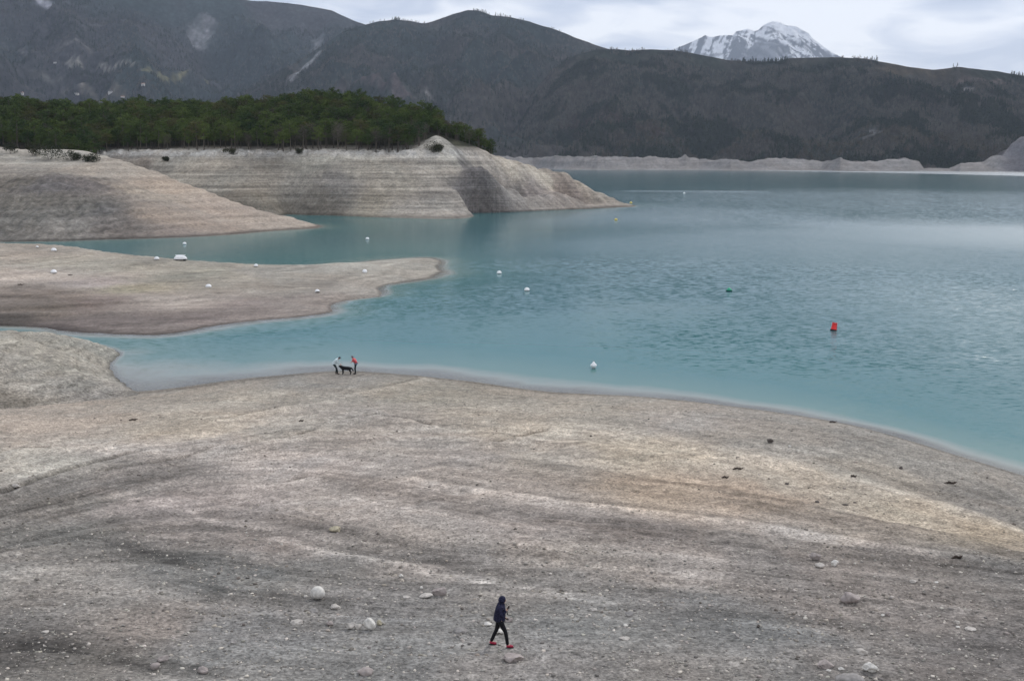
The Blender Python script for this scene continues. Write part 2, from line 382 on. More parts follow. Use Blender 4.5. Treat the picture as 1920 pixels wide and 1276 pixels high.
th = np.concatenate([np.linspace(-math.pi, R(-42), 70)[:-1], np.linspace(R(-42), R(-31), 60)[:-1], np.linspace(R(-31), R(31), 580)[:-1], np.linspace(R(31), R(42), 60)[:-1], np.linspace(R(42), math.pi, 70)])
X, Y = polar(r, th); Z = np.maximum(Hb(X, Y), -4)
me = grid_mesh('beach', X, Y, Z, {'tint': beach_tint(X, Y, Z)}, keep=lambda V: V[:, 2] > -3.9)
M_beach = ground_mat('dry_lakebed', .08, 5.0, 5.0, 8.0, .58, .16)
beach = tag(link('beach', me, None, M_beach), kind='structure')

# ---- gravel knoll on the left
kn = TPS([P(0, 622, d=102), P(90, 625, d=102), P(150, 638, d=103), P(205, 651, d=104), P(-150, 618, d=103)] +
    [P(*a, z=0) for a in [(219, 659), (206, 681), (217, 706), (238, 722), (263, 736)]] +
    [P(180, 752, z=.2), P(100, 762, z=.35), P(0, 768, z=.6), P(-150, 775, z=.8), P(100, 700, z=1.7), P(30, 700, z=2.1), P(160, 700, z=1.1), P(60, 735, z=1.2), P(-100, 700, z=2.6),
     Q(0, 116, -.6), Q(100, 115, -.6), Q(200, 112, -1), Q(-150, 117, -.5), Q(260, 104, -1.4), Q(290, 96, -1.2), Q(300, 88, -.9), Q(250, 82, -.2), Q(100, 74, -.7), Q(0, 73, -.4), Q(-150, 72, -.2)])
def Hk(x, y):
    z = kn(x, y)
    edge = sstep(-.1, .8, z)
    z = z + edge * (.28 * fbm(x / 5, y / 5, 4, 41) + .10 * fbm(x / 1.1, y / 1.1, 3, 43)) + .10 * fbm(x / 1.5, y / 1.5, 3, 45)
    f = z / .5 - np.floor(z / .5)
    return z + edge * .2 * (sstep(.3, .7, f) - f)
r = np.linspace(72, 120, 260); th = np.linspace(R(-36), R(-17.5), 300); X, Y = polar(r, th); Z = np.maximum(Hk(X, Y), -1.5)
kp, kc = colpts(Hk, [(60, 640, (148, 144, 136)), (30, 690, (140, 136, 130)), (120, 690, (142, 139, 132)), (190, 665, (140, 138, 132)), (150, 720, (130, 127, 122)), (60, 735, (150, 146, 140)), (180, 740, (132, 128, 124)), (30, 758, (112, 108, 102))], 74, 118)
def knoll_tint(x, y, z):
    c = shepard(x, y, kp, kc, 3, 1.5, 5); ring = np.sin((z + .35 * fbm(x / 4, y / 4, 3, 2)) * 15); c = c * (1 + .13 * ring)[..., None]
    return np.clip(c * (1 - .5 * np.exp(-((z - .03) / .12) ** 2))[..., None], .02, .8)
M_gravel = ground_mat('gravel_bank', .14, 5.0, 5.0, 5.0, .55, .12)
tag(link('gravel_knoll', grid_mesh('gravel_knoll', X, Y, Z, {'tint': knoll_tint(X, Y, Z)}, keep=lambda V: V[:, 2] > -1.4), None, M_gravel), kind='structure')

# ---- long spit
spit_crest = [(0, 456, 4.0), (130, 463, 3.6), (250, 480, 2.7), (330, 487, 2.4), (400, 492, 2.2), (520, 497, 1.8), (640, 493, 1.4), (740, 487, .95), (800, 489, .5)]
sp = [P(a, b, z=z) for a, b, z in spit_crest]
sp += [P(*a, z=0) for a in [(0, 611), (130, 621), (300, 627), (380, 615), (480, 601), (620, 584), (700, 557), (740, 531), (800, 522), (829, 509)]]
sp += [P(a, b, z=z) for a, b, z in [(0, 560, 1.5), (0, 500, 3.2), (0, 590, .9), (150, 590, .7), (150, 540, 1.8), (150, 500, 2.7), (300, 570, 1.0), (300, 520, 1.9), (500, 560, .75), (500, 520, 1.4), (680, 520, .7), (620, 560, .35), (750, 505, .5), (300, 600, .5), (-300, 560, 2.2), (-300, 480, 4.5), (-300, 440, 5.0), (-300, 611, .2)]]
for a, b, z in spit_crest:
    p = P(a, b, z=z); sp += [Q(a, p[1] + 14, z - 1.6 if z > 2 else -.5), Q(a, p[1] + 32, -2)]
sp += [Q(-300, 225, 1), Q(-300, 250, -2), Q(860, 195, -.9), Q(850, 175, -.7), Q(760, 160, -.9), Q(700, 145, -1.2), Q(480, 118, -1.2), Q(300, 110, -1.2), Q(130, 111, -1), Q(0, 112, -1), Q(-300, 110, -1), Q(900, 215, -3), Q(900, 165, -3), Q(800, 215, -1.6)]
ts = TPS(sp)
def Hs(x, y):
    z = ts(x, y); on = sstep(.1, .9, z)
    z = z + on * (.22 * fbm(x / 16, y / 16, 4, 51) + .06 * fbm(x / 3, y / 3, 3, 52)) + .05 * fbm(x / 4, y / 4, 3, 55)
    left = sstep(-28, -60, x); f = z / .45 - np.floor(z / .45)
    return z + on * (.25 + .45 * left) * .45 * (sstep(.4, .75, f) - f) + left * on * .15 * fbm(x / 1.5, y / 1.5, 3, 57)
r = np.geomspace(106, 262, 270); th = np.linspace(R(-38), R(-1.0), 460); X, Y = polar(r, th); Z = np.maximum(Hs(X, Y), -2.2)
spp, spc = colpts(Hs, [(60, 480, (140, 133, 126)), (60, 520, (150, 142, 136)), (200, 530, (150, 141, 138)), (150, 495, (142, 138, 130)), (50, 550, (112, 103, 97)), (150, 565, (118, 108, 104)), (60, 580, (104, 96, 90)), (180, 600, (112, 103, 100)),
    (330, 520, (132, 130, 122)), (250, 500, (142, 137, 128)), (400, 510, (138, 135, 126)), (500, 510, (140, 136, 130)), (650, 500, (146, 143, 137)), (780, 500, (142, 139, 133)), (300, 560, (148, 140, 134)), (350, 590, (112, 104, 102)),
    (450, 570, (124, 116, 113)), (600, 565, (126, 119, 115)), (680, 540, (138, 134, 129)), (550, 540, (136, 131, 125)), (20, 605, (82, 77, 74)), (120, 610, (92, 84, 82)), (260, 540, (132, 126, 112))], 108, 250)  # overhang shade at the left front edge is put into the darkest tints
sstrokes = [(hitline(Hs, a, 108, 250), w, k) for a, w, k in [([(320, 572), (400, 558), (480, 545), (570, 540)], .9, .22), ([(240, 602), (330, 596), (450, 580)], .6, .14), ([(130, 500), (230, 495), (300, 505)], 2, .1), ([(0, 555), (100, 560), (180, 562)], 1.2, -.25), ([(170, 520), (240, 502), (300, 488)], .8, -.15), ([(250, 545), (340, 558), (430, 556)], .8, -.14), ([(0, 583), (90, 588), (170, 590)], 1.0, .22)]]
def spit_tint(x, y, z):
    c = shepard(x, y, spp, spc, 3, 5, 16); jx, jy = x + .8 * fbm(x / 4, y / 4, 3, 9), y + .8 * fbm(x / 4, y / 4, 3, 19)
    for g, w, k in sstrokes:
        d, _ = polyd(jx, jy, g); c = c * (1 + k * np.exp(-(d / w) ** 2))[..., None]
    rip = fbm((x + y * .4) / 11, (y - x * .25) / 1.1, 4, 66) * 1.5; c = 1.06 * c * (1 + .2 * np.clip(rip, -1, 1))[..., None]
    return np.clip(c * (1 - .5 * np.exp(-((z - .03) / .06) ** 2))[..., None], .02, .8)
M_spit = ground_mat('spit_silt', .30, 4.0, 12.0, 3.2, .30, .10)
tag(link('spit', grid_mesh('spit', X, Y, Z, {'tint': spit_tint(X, Y, Z)}, keep=lambda V: V[:, 2] > -2.1), None, M_spit), kind='structure')

# ---- sloping bank, mid left
bk_ridge = [(-300, 268, 380), (0, 276, 372), (80, 283, 366), (150, 284, 362), (200, 293, 355), (250, 308, 348), (300, 325, 340), (380, 355, 330), (450, 383, 321), (520, 403, 312)]
bk = [P(a, b, d=d) for a, b, d in bk_ridge] + [P(*a, z=0) for a in [(-300, 462), (0, 453), (100, 452), (200, 449), (330, 445), (450, 438), (540, 431), (601, 424)]]
bk += [P(a, b, d=d) for a, b, d in [(100, 330, 300), (0, 345, 298), (180, 352, 298), (240, 385, 285), (100, 385, 277), (0, 400, 272), (200, 410, 272), (330, 395, 292), (400, 405, 300), (100, 425, 262), (100, 300, 338), (220, 330, 325), (300, 360, 312)]]
bk += [Q(a, d + 26, z) for a, d, z in [(250, 348, 12), (300, 340, 8), (380, 330, 1), (450, 321, -1), (520, 312, -1.5)]] + [Q(a, d + 55, z) for a, d, z in [(300, 340, 4), (380, 330, -1.5), (450, 321, -2)]]
bk += [Q(-300, 440, 24), Q(0, 440, 24), Q(150, 430, 19), Q(620, 320, -1.2), Q(660, 300, -2), Q(560, 285, -2), Q(400, 250, -2), Q(200, 238, -2), Q(0, 236, -2), Q(-300, 230, -2)]
tk = TPS(bk)
def Hbk(x, y):
    z = tk(x, y); on = sstep(.2, 2.5, z)
    z = z + on * (.7 * fbm(x / 22, y / 22, 4, 71) + .2 * fbm(x / 5, y / 5, 3, 72)) * (1 - .6 * sstep(15, 22, z))
    st = 1.3; w = z + .5 * fbm(x / 25, y / 25, 3, 73); f = w / st - np.floor(w / st)
    mound = sstep(-92, -108, x + .35 * (y - 280)) * sstep(330, 305, y)
    return z + on * .4 * st * (sstep(.4, .75, f) - f) * (1 - mound) + mound * .9 * fbm(x / 3.2, y / 4.5, 4, 75) * on
r = np.geomspace(235, 440, 290); th = np.linspace(R(-38), R(-8.5), 430); X, Y = polar(r, th); Z = np.maximum(Hbk(X, Y), -2.2)
bkp, bkc = colpts(Hbk, [(50, 300, (152, 147, 138)), (130, 295, (158, 153, 144)), (30, 325, (140, 134, 126)), (200, 320, (158, 148, 136)), (300, 350, (164, 148, 132)), (400, 385, (164, 149, 136)), (500, 412, (160, 148, 136)), (380, 420, (150, 136, 124)),
    (300, 400, (154, 140, 127)), (260, 360, (156, 144, 130)), (100, 345, (108, 105, 106)), (60, 380, (112, 109, 103)), (150, 390, (112, 109, 104)), (30, 420, (114, 111, 106)), (200, 400, (108, 105, 103)), (230, 425, (116, 110, 106)), (120, 430, (128, 124, 119)),
    (330, 435, (138, 127, 120)), (0, 350, (108, 103, 96)), (180, 345, (112, 106, 105))], 237, 430)
def bank_tint(x, y, z):
    c = .93 * shepard(x, y, bkp, bkc, 3.5, 6, 20); l_ = c.mean(-1, keepdims=True); c = l_ + .8 * (c - l_); mo_ = (sstep(-88, -104, x + .35 * (y - 280)) * sstep(332, 308, y + 4 * fbm(x / 8, y / 8, 3, 120))); c = c * (1 - mo_ * .16 + mo_ * .35 * np.clip(fbm(x / 1.8, y / 3.2, 4, 121) * 1.5, -1, 1))[..., None]; c = c * (1 + .08 * np.sin(z * 3.2 + 2 * fbm(x / 30, y / 30, 3, 4)))[..., None]
    return np.clip(c * (1 - .6 * np.exp(-((z - .1) / .35) ** 2))[..., None], .02, .8)
M_bank = ground_mat('bank_silt', .15, 1.4, 20.0, 1.6, .34, .35)
tag(link('sloping_bank', grid_mesh('sloping_bank', X, Y, Z, {'tint': bank_tint(X, Y, Z)}, keep=lambda V: V[:, 2] > -2.1), None, M_bank), kind='structure')

# ---- headland with the pine wood
hd = [P(*a, z=0) for a in [(540, 402), (620, 404), (700, 407), (780, 409), (870, 409), (900, 399), (960, 391), (1060, 387), (1150, 384), (1172, 381)]]
hd += [Q(300, 372, 0), Q(0, 392, 4), Q(-300, 400, 8)]
for a, b, dd in [(180, 293, 414), (300, 287, 410), (400, 284, 408), (500, 286, 407), (600, 285, 406), (700, 287, 405), (780, 285, 405)]:
    hd.append(P(a, b, d=dd)); hd.append(Q(a, dd + 12, P(a, b, d=dd)[2] + 1.5))
hd += [P(a, b, d=d) for a, b, d in [(820, 256, 416), (845, 268, 424), (870, 285, 430), (915, 300, 436), (960, 312, 441), (1010, 324, 447), (1060, 336, 452), (1120, 356, 457), (1150, 374, 459)]]
hd += [P(a, b, d=d) for a, b, d in [(860, 320, 400), (860, 360, 380), (900, 340, 410), (900, 370, 392), (950, 350, 415), (1000, 365, 422), (1060, 365, 438), (700, 330, 389), (700, 370, 375), (500, 330, 391), (500, 370, 377), (300, 330, 398), (600, 350, 383), (800, 340, 388), (800, 375, 372)]]
hill = [(-300, 470, 35), (0, 470, 34), (300, 470, 33), (450, 475, 34), (600, 480, 38), (700, 480, 36.5), (780, 478, 31.5), (840, 475, 26), (890, 470, 20.5), (930, 465, 15)]
hd += [Q(*h) for h in hill] + [Q(a, 540, z - 2) for a, d, z in hill[:6]] + [Q(a, 620, z - 22) for a, d, z in hill[:6]]
hd += [Q(870, 545, 6), Q(940, 510, 2), Q(1000, 500, -1), Q(1060, 498, -2), Q(1150, 488, -2), Q(1230, 462, -2.5), Q(1180, 430, -2.2), Q(1060, 412, -2.4), Q(960, 395, -2.2), Q(900, 365, -2.2), Q(700, 345, -2.2), Q(500, 345, -2), Q(800, 640, -2), Q(1000, 600, -5), Q(700, 700, -5), Q(300, 700, -2), Q(-300, 700, 0)]
thd = TPS(hd)
def Hh(x, y):
    z = thd(x, y); on = sstep(.3, 3, z); face = on * (1 - sstep(21, 25, z))
    z = z + on * (.5 * fbm(x / 26, y / 26, 3, 81) + .22 * fbm(x / 6, y / 6, 3, 82))
    side = sstep(-28, -12, x)                       # eroded flank of the nose
    st = 1.15; w = z + .6 * fbm(x / 34, y / 34, 3, 83) + .5 * np.sin(z * 1.7) + .3 * np.sin(z * 4.1 + 1); f = w / st - np.floor(w / st)
    z = z + face * (1 - .75 * side) * (.25 + .6 * sstep(-.3, .3, fbm(x / 25, z / 2, 3, 84))) * st * (sstep(.45, .7, f) - f)
    gl = ridged((x + .5 * y) / 9, (y * .6) / 22, 4, 85); z = z - face * side * 2.6 * (1 - gl) - face * (1 - side) * .5 * (1 - ridged(x / 5, y / 14, 3, 86))
    rim = np.exp(-((z - 21.3) / 1.6) ** 2) * sstep(452, 425, y)
    z = z + rim * (2.6 * np.clip(fbm(x / 2.6, y / 5, 3, 87) + .1, 0, 1) - .7 * ridged(x / 4, y / 6, 3, 88) * .6)
    return z
r = np.concatenate([np.linspace(345, 470, 290), np.linspace(471, 700, 40)]); th = np.linspace(R(-34), R(10), 640); X, Y = polar(r, th); Z = np.maximum(Hh(X, Y), -2.6)
hp, hc = colpts(Hh, [(300, 300, (150, 144, 134)), (260, 315, (120, 112, 104)), (350, 325, (156, 148, 136)), (500, 300, (126, 121, 113)), (430, 340, (136, 131, 122)), (600, 300, (150, 146, 136)), (560, 350, (132, 128, 121)), (640, 340, (120, 116, 112)),
    (700, 310, (156, 151, 141)), (750, 350, (152, 147, 137)), (700, 385, (142, 136, 124)), (500, 380, (122, 116, 106)), (600, 395, (112, 106, 98)), (800, 385, (148, 143, 136)), (820, 320, (154, 149, 141)), (870, 310, (118, 114, 113)), (880, 340, (120, 116, 116)),
    (900, 370, (122, 117, 117)), (960, 345, (130, 125, 122)), (1000, 360, (132, 125, 122)), (1050, 355, (136, 124, 116)), (1080, 370, (126, 117, 112)), (1100, 350, (156, 146, 134)), (960, 315, (168, 160, 148)), (1020, 330, (166, 157, 144)), (1130, 370, (148, 140, 130)),
    (850, 285, (170, 166, 158)), (450, 400, (100, 95, 88)), (870, 400, (140, 134, 128)), (830, 300, (160, 155, 147))], 350, 470)
def head_tint(x, y, z):
    c = .93 * shepard(x, y, hp, hc, 3.2, 8, 24); l_ = c.mean(-1, keepdims=True); c = l_ + .85 * (c - l_)
    b = fbm(x / 60, z * 1.15 + .6 * fbm(x / 30, y / 30, 2, 6), 4, 91); b2 = fbm(x / 130, z * .42, 3, 99); c = c * (1 + (.34 * np.clip(b * 1.5, -1, 1) + .22 * np.clip(b2 * 1.6, -1, 1)) * sstep(0, -25, x))[..., None]
    rim = np.exp(-((z - 21.8) / 1.5) ** 2) * sstep(440, 425, y)
    c = c + rim[..., None] * (np.array([.52, .50, .46]) - c) * (.35 + .5 * sstep(-.3, .3, fbm(x / 4, y / 4, 3, 92)))[..., None]
    sprx = np.array([P(820, 256, d=416)[:2], P(870, 285, d=430)[:2], P(960, 312, d=441)[:2], P(1120, 356, d=457)[:2]]); d, _ = polyd(x, y, [tuple(q) for q in sprx])
    c = c * (1 + .18 * np.exp(-(d / 3.5) ** 2))[..., None]
    flank = sstep(-28, -12, x) * (1 - sstep(20, 24, z)); er = fbm((x + .6 * (z * 2)) / 2.2, (y + z) / 9, 4, 93); dst, _ = polyd(x + 6 * fbm(x / 9, y / 9, 3, 101), y + 6 * fbm(x / 9, y / 9, 3, 102), [Q(862, 424, 20)[:2], Q(885, 400, 12)[:2], Q(925, 392, 4)[:2]]); c = c * (1 - .42 * np.exp(-(dst / 9) ** 2) * sstep(-.35, .1, er))[..., None]
    c = c * (1 + .30 * np.clip(er * 1.4, -1, 1) * flank + .12 * np.clip(fbm(x / 3, z / 3, 4, 94) * 1.4, -1, 1) * (1 - flank))[..., None]
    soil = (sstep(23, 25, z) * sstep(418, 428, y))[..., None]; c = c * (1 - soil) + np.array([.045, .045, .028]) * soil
    return np.clip(c * (1 - .55 * np.exp(-((z - .15) / .5) ** 2))[..., None], .02, .8)
M_head = ground_mat('headland_strata', .22, 1.5, 26.0, 1.3, .32, .4)
tag(link('headland', grid_mesh('headland', X, Y, Z, {'tint': head_tint(X, Y, Z)}, keep=lambda V: V[:, 2] > -2.5), None, M_head), kind='structure')

# ---- far shore bluffs (polar profile)
def th_of(px, py, d): p = P(px, py, d=d); return math.atan2(p[0], p[1]), math.hypot(p[0], p[1]), p[2]
fs_tab = [(700, 292, 318), (940, 292, 317), (1000, 296, 317), (1040, 292, 318), (1120, 293, 319), (1220, 294, 319), (1270, 297, 319), (1284, 291, 319), (1310, 299, 319), (1370, 298, 320), (1400, 303, 320), (1440, 296, 320), (1500, 297, 320),
    (1540, 303, 320), (1575, 296, 321), (1600, 303, 321), (1660, 300, 321), (1690, 295, 321), (1722, 302, 321), (1732, 315, 321), (1780, 315, 321), (1800, 306, 322), (1840, 303, 322), (1855, 294, 322), (1875, 283, 322), (1890, 275, 322), (1900, 270, 322), (1912, 258, 322), (1960, 235, 323), (2300, 200, 324)]
_a = []
for px, top, foot in fs_tab:
    p = P(px, foot, z=0); rr = math.hypot(p[0], p[1]); q = P(px, top, d=p[1] + 75); _a.append((math.atan2(p[0], p[1]), rr, q[2]))
_a = np.array(_a)
def Hf(x, y):
    th_ = np.arctan2(x, y); rr = np.hypot(x, y)
    r0 = np.interp(th_, _a[:, 0], _a[:, 1]); zt = np.interp(th_, _a[:, 0], _a[:, 2])
    t = (rr - r0) / 75.0
    z = zt * sstep(-.05, 1.0, t) ** .9
    z = np.where(t < 0, t * 20, z); z = z * (1 + .25 * np.clip(fbm(x / 30, y / 60, 4, 105), -1, .6) * (x / y > .43))
    z = np.where(t > 1, zt - (t - 1) * 3, z)
    return z + np.clip(t * 3, 0, 1) * (zt * .2) * (fbm(x / 18, y / 40, 5, 95) - .5 * (1 - ridged(x / 30, y / 60, 3, 96))) * (t < 1.6)
r_ = np.linspace(-25, 240, 60); th = np.linspace(_a[0, 0], _a[-1, 0], 900)
r0 = np.interp(th, _a[:, 0], _a[:, 1]); RR = r0[None] + r_[:, None]; X = RR * np.sin(th)[None]; Y = RR * np.cos(th)[None]; Z = Hf(X, Y)
fc = np.array(s2l((122, 119, 116)))[None, None] * np.ones(X.shape + (1,)); fc = fc * (1 + .35 * fbm(X / 60, Z / 6, 4, 97) + .0)[..., None]
rgt = sstep(1850 - 960, 1880 - 960, X / Y * 2000)[..., None]; fc = fc * (1 - rgt) + s2l((112, 110, 112)) * rgt
veg = sstep(.0, .35, fbm(X / 35, Y / 35, 3, 98) - .35 + (RR - r0[None] - 60) / 60); fc = fc * (1 - veg[..., None]) + np.array([.05, .045, .045]) * veg[..., None]
M_far = ground_mat('far_bluffs', .14, .35, 60.0, .25, .25, 1.0)
tag(link('far_shore', grid_mesh('far_shore', X, Y, Z, {'tint': np.clip(fc, .02, .8)}), None, M_far), kind='structure')

# ---- mountains
class Ridge:
    def __init__(s, sky_px, D, r0, z0, amp, sc_, seed, depth=1.35, dvar=.06):
        s.t = []
        for px, py in sky_px:
            p = P(px, py, d=D); rr = math.hypot(p[0], p[1]); s.t.append((math.atan2(p[0], p[1]), (p[2] - CAM_Z) / rr))
        s.t = np.array(s.t); s.D = D; s.r0 = r0; s.z0 = z0; s.amp = amp; s.sc = sc_; s.seed = seed; s.dvar = dvar
    def foot(s, th_): return s.r0(th_) if callable(s.r0) else s.r0
    def R(s, th_): return s.D * (1 + s.dvar * np.sin(th_ * 9 + s.seed) + s.dvar * .5 * np.sin(th_ * 23 + s.seed * 2))
    def __call__(s, x, y):
        th_ = np.arctan2(x, y); rr = np.hypot(x, y); Rr = s.R(th_); zr = CAM_Z + np.interp(th_, s.t[:, 0], s.t[:, 1]) * Rr
        r0 = s.foot(th_); t = (rr - r0) / (Rr - r0); tc_ = np.clip(t, 0, 1)
        z = s.z0 + (zr - s.z0) * tc_ ** .92
        z = np.where(t > 1, zr - (t - 1) * (zr - s.z0) * .8, z)
        z = np.where(t < 0, s.z0 + t * 60, z)
        env = np.clip(4 * tc_ * (1 - tc_), 0, 1) ** .7 + .05
        big = (1 - ridged(x / s.sc, y / (s.sc * 2.2), 5, s.seed)); z = z - s.amp * env * big * np.clip(zr / (400. + 0), .3, 2)
        return z
def mountain(name, Rg, t0, t1, nth, nr, tint, mat, back=.25):
    th = np.linspace(t0, t1, nth); Rr = Rg.R(th); k = np.concatenate([np.linspace(0, 1, nr), np.linspace(1, 1 + back, 12)[1:]])
    f0 = Rg.foot(th) + 0 * th; RR = f0[None] + (Rr - f0)[None] * k[:, None]; X = RR * np.sin(th)[None]; Y = RR * np.cos(th)[None]; Z = Rg(X, Y)
    o = link(name, grid_mesh(name, X, Y, Z, {'tint': tint(X, Y, Z)}), None, mat); tag(o, kind='structure'); return o
def hill_mat(name, s1, amt):
    m = NT(name); p = m.pos(); c = m.attr('tint').outputs['Color']
    a = m.noise(m.mapping(p, (1, .35, .6)), s1, 6, .72); b = m.noise(p, s1 * .13, 5, .6, .5); v = m.n('ShaderNodeTexVoronoi'); v.inputs['Scale'].default_value = s1 * 1.2; m.l(m.mapping(p, (1, .4, .8)), v.inputs[0])
    f = m.math('MULTIPLY', m.math('MULTIPLY', m.maprange(a, .3, .7, 1 - amt, 1 + amt), m.maprange(b, .3, .7, .7, 1.3)), m.maprange(v.outputs['Distance'], 0, .8, 1.25, .7))
    m.principled(m.scalecol(c, f), 1, 0, m.bump(a, 1.0, 8.0)); return m.m
M_hill = hill_mat('winter_woodland_floor', .05, .4)
def strokes_on(Rg, lst, d0, d1): return [([hit(Rg, a, b, d0, d1, 1500)[:2] for a, b in pl], w, np.array(c)) for pl, w, c in lst]
def hill_tint(base_a, base_b, strokes, seed, scl):
    def f(x, y, z):
        n = sstep(-.25, .25, fbm(x / scl, y / scl * .6, 5, seed))[..., None]; c = np.array(base_a) * (1 - n) + np.array(base_b) * n
        jx, jy = x + 6 * fbm(x / 30, y / 30, 3, 1), y + 12 * fbm(x / 30, y / 30, 3, 2)
        for g, w, cc in strokes:
            d, _ = polyd(jx, jy * 1.0, g); k = (np.exp(-(d / w) ** 4) * (.45 + .55 * sstep(-.3, .2, fbm(x / (w * .8), y / (w * 1.6), 3, 7))))[..., None]; c = c * (1 - k) + cc * k
        return c
    return f
R1 = Ridge([(-900, -60), (-400, -110), (0, -60), (200, -40), (400, -10), (470, 0), (500, 0), (560, 6), (620, 18), (660, 35), (685, 42), (760, 90), (850, 170), (1000, 260)], 5400, 3000, 10, 190, 600, 3)
R2 = Ridge([(-900, 230), (-400, 225), (0, 220), (300, 205), (420, 185), (500, 150), (560, 112), (610, 80), (645, 58), (685, 44), (710, 38), (740, 36), (770, 38), (795, 42), (812, 37), (830, 30), (850, 22), (875, 17), (900, 20), (920, 27), (960, 32), (990, 37), (1030, 47), (1060, 58), (1080, 68), (1120, 84), (1200, 110), (1300, 160), (1400, 240)], 4300, 2290, 3, 190, 420, 8)
R3 = Ridge([(895, 296), (930, 285), (960, 235), (1000, 170), (1040, 125), (1080, 102), (1120, 92), (1160, 91), (1180, 93), (1220, 92), (1260, 92), (1300, 98), (1330, 105), (1370, 113), (1420, 114), (1460, 114), (1480, 108), (1560, 106), (1620, 108), (1660, 115), (1700, 123), (1750, 129), (1800, 125), (1870, 133), (1920, 141), (2100, 150), (2500, 170), (2900, 200)], 3200, lambda t: np.interp(t, _a[:, 0], _a[:, 1]) + 55, 3, 150, 260, 14)
S1 = strokes_on(R1, [([(392, 38), (388, 50), (376, 66), (368, 88)], 34, (.20, .20, .21)), ([(598, 74), (590, 95), (575, 115), (560, 132), (545, 146)], 24, (.19, .195, .2)), ([(10, 84), (75, 90)], 7, (.13, .13, .13)), ([(70, 0), (90, 8)], 20, (.4, .4, .45)), ([(110, 93), (170, 98)], 14, (.13, .125, .12)), ([(170, 48), (260, 50)], 9, (.10, .10, .10)), ([(130, 119), (150, 120)], 12, (.24, .23, .2)), ([(188, 116), (232, 118), (250, 123)], 7, (.24, .23, .2)), ([(268, 133), (330, 142), (390, 153)], 7, (.17, .16, .09)), ([(120, 176), (230, 184)], 16, (.13, .12, .1)), ([(60, 140), (110, 150)], 12, (.1, .1, .09))], 3050, 6200)
S2 = strokes_on(R2, [([(800, 172), (808, 188)], 8, (.24, .23, .22)), ([(700, 20), (1000, 20)], 1, (.1, .1, .1)), ([(600, 97), (592, 108), (576, 122), (560, 135), (546, 150)], 13, (.22, .225, .23)), ([(640, 170), (760, 178)], 30, (.085, .07, .07))], 2450, 5200)
S3 = strokes_on(R3, [([(1622, 258), (1630, 268)], 9, (.19, .19, .195)), ([(1632, 246), (1650, 249)], 7, (.19, .19, .195)), ([(1810, 167), (1824, 168)], 6, (.26, .25, .24)), ([(1670, 132), (1760, 135)], 30, (.095, .08, .06)), ([(1800, 153), (1880, 154)], 14, (.11, .09, .085)), ([(1680, 270), (1720, 280)], 8, (.10, .10, .08)), ([(1060, 235), (1230, 240)], 30, (.065, .05, .045))], 2150, 4000)
mountain('far_mountainside', R1, R(-48), R(4), 330, 170, hill_tint((.030, .042, .042), (.050, .050, .053), S1, 5, 500), M_hill)
mountain('central_mountain', R2, R(-48), R(13), 420, 190, hill_tint((.026, .036, .034), (.054, .051, .047), S2, 6, 300), M_hill)
mountain('right_hills', R3, R(-3.5), R(42), 460, 190, hill_tint((.028, .034, .028), (.056, .052, .045), S3, 7, 190), M_hill)

# snow mountain
RS = Ridge([(1100, 135), (1200, 115), (1265, 88), (1290, 77), (1318, 65), (1322, 62), (1330, 66), (1350, 63), (1375, 64), (1380, 58), (1402, 53), (1415, 57), (1422, 54), (1432, 45), (1448, 39), (1462, 40), (1475, 47), (1492, 47), (1505, 54), (1516, 60), (1525, 72), (1545, 86), (1560, 96), (1578, 104), (1620, 125), (1800, 150)], 15000, 11000, 500, 420, 900, 21, dvar=.02)
def snow_tint(x, y, z):
    u = x / 130.; v = (z + .6 * (x - 2600) * .8) / 420.
    pw = x / y * 2000; rt = sstep(400, 470, pw)
    n = fbm((x - .55 * z) / 75, z / 700, 4, 33) * (1 - rt) + fbm((x + 1.15 * z) / 80, z / 800, 4, 35) * rt + .45 * fbm(x / 60, z / 60, 3, 36)
    alt = (z - 1250) / 700
    k = sstep(-.06, .08, n + .34 * alt + .08 * rt - .14)
    blot = sstep(.22, .45, -fbm((x - 60) / 420, z / 260, 3, 39) + .1 * (1 - alt)); k = k * (1 - .75 * blot)
    pr = P(1415, 90, d=14000); pd = np.abs(x / y - pr[0] / pr[1]) * 2000; pyr = sstep(1.0, .7, pd / np.clip((1500 - z) / 6.5, 1, 90)); k = k * (1 - .85 * pyr)
    rock = np.array([.055, .055, .065]); snow = np.array([.90, .91, .93]); k = k[..., None]
    return rock * (1 - k) + snow * k
m = NT('alpine_snow_rock'); p = m.pos(); c = m.attr('tint').outputs['Color']; a = m.noise(m.mapping(p, (1, 1, .5)), .02, 6, .7)
m.principled(m.scalecol(c, m.maprange(a, .3, .7, .7, 1.15)), .9, .1, m.bump(a, .8, 40)); M_snow = m.m
mountain('snowy_peak', RS, R(3), R(24), 420, 200, snow_tint, M_snow)

# ============================================================ WATER
r = np.concatenate([[12, 30], np.geomspace(50, 2600, 330)]); th = np.concatenate([np.linspace(R(-100), R(-36), 30)[:-1], np.linspace(R(-36), R(32), 350)[:-1], np.linspace(R(32), R(100), 30)])
X, Y = polar(r, th)
bed = np.maximum.reduce([Hb(X, Y) * np.where(np.hypot(X, Y) < 135, 1, 0) + np.where(np.hypot(X, Y) < 135, 0, -9),
    np.where((Y > 60) & (Y < 125) & (X < -18), Hk(X, Y), -9), np.where((Y > 85) & (Y < 270) & (X < 15), Hs(X, Y), -9),
    np.where((Y > 200) & (Y < 450) & (X < -20), Hbk(X, Y), -9), np.where((Y > 330) & (Y < 700) & (X < 90), Hh(X, Y), -9)])
depth = np.clip(-bed, 0, 9)
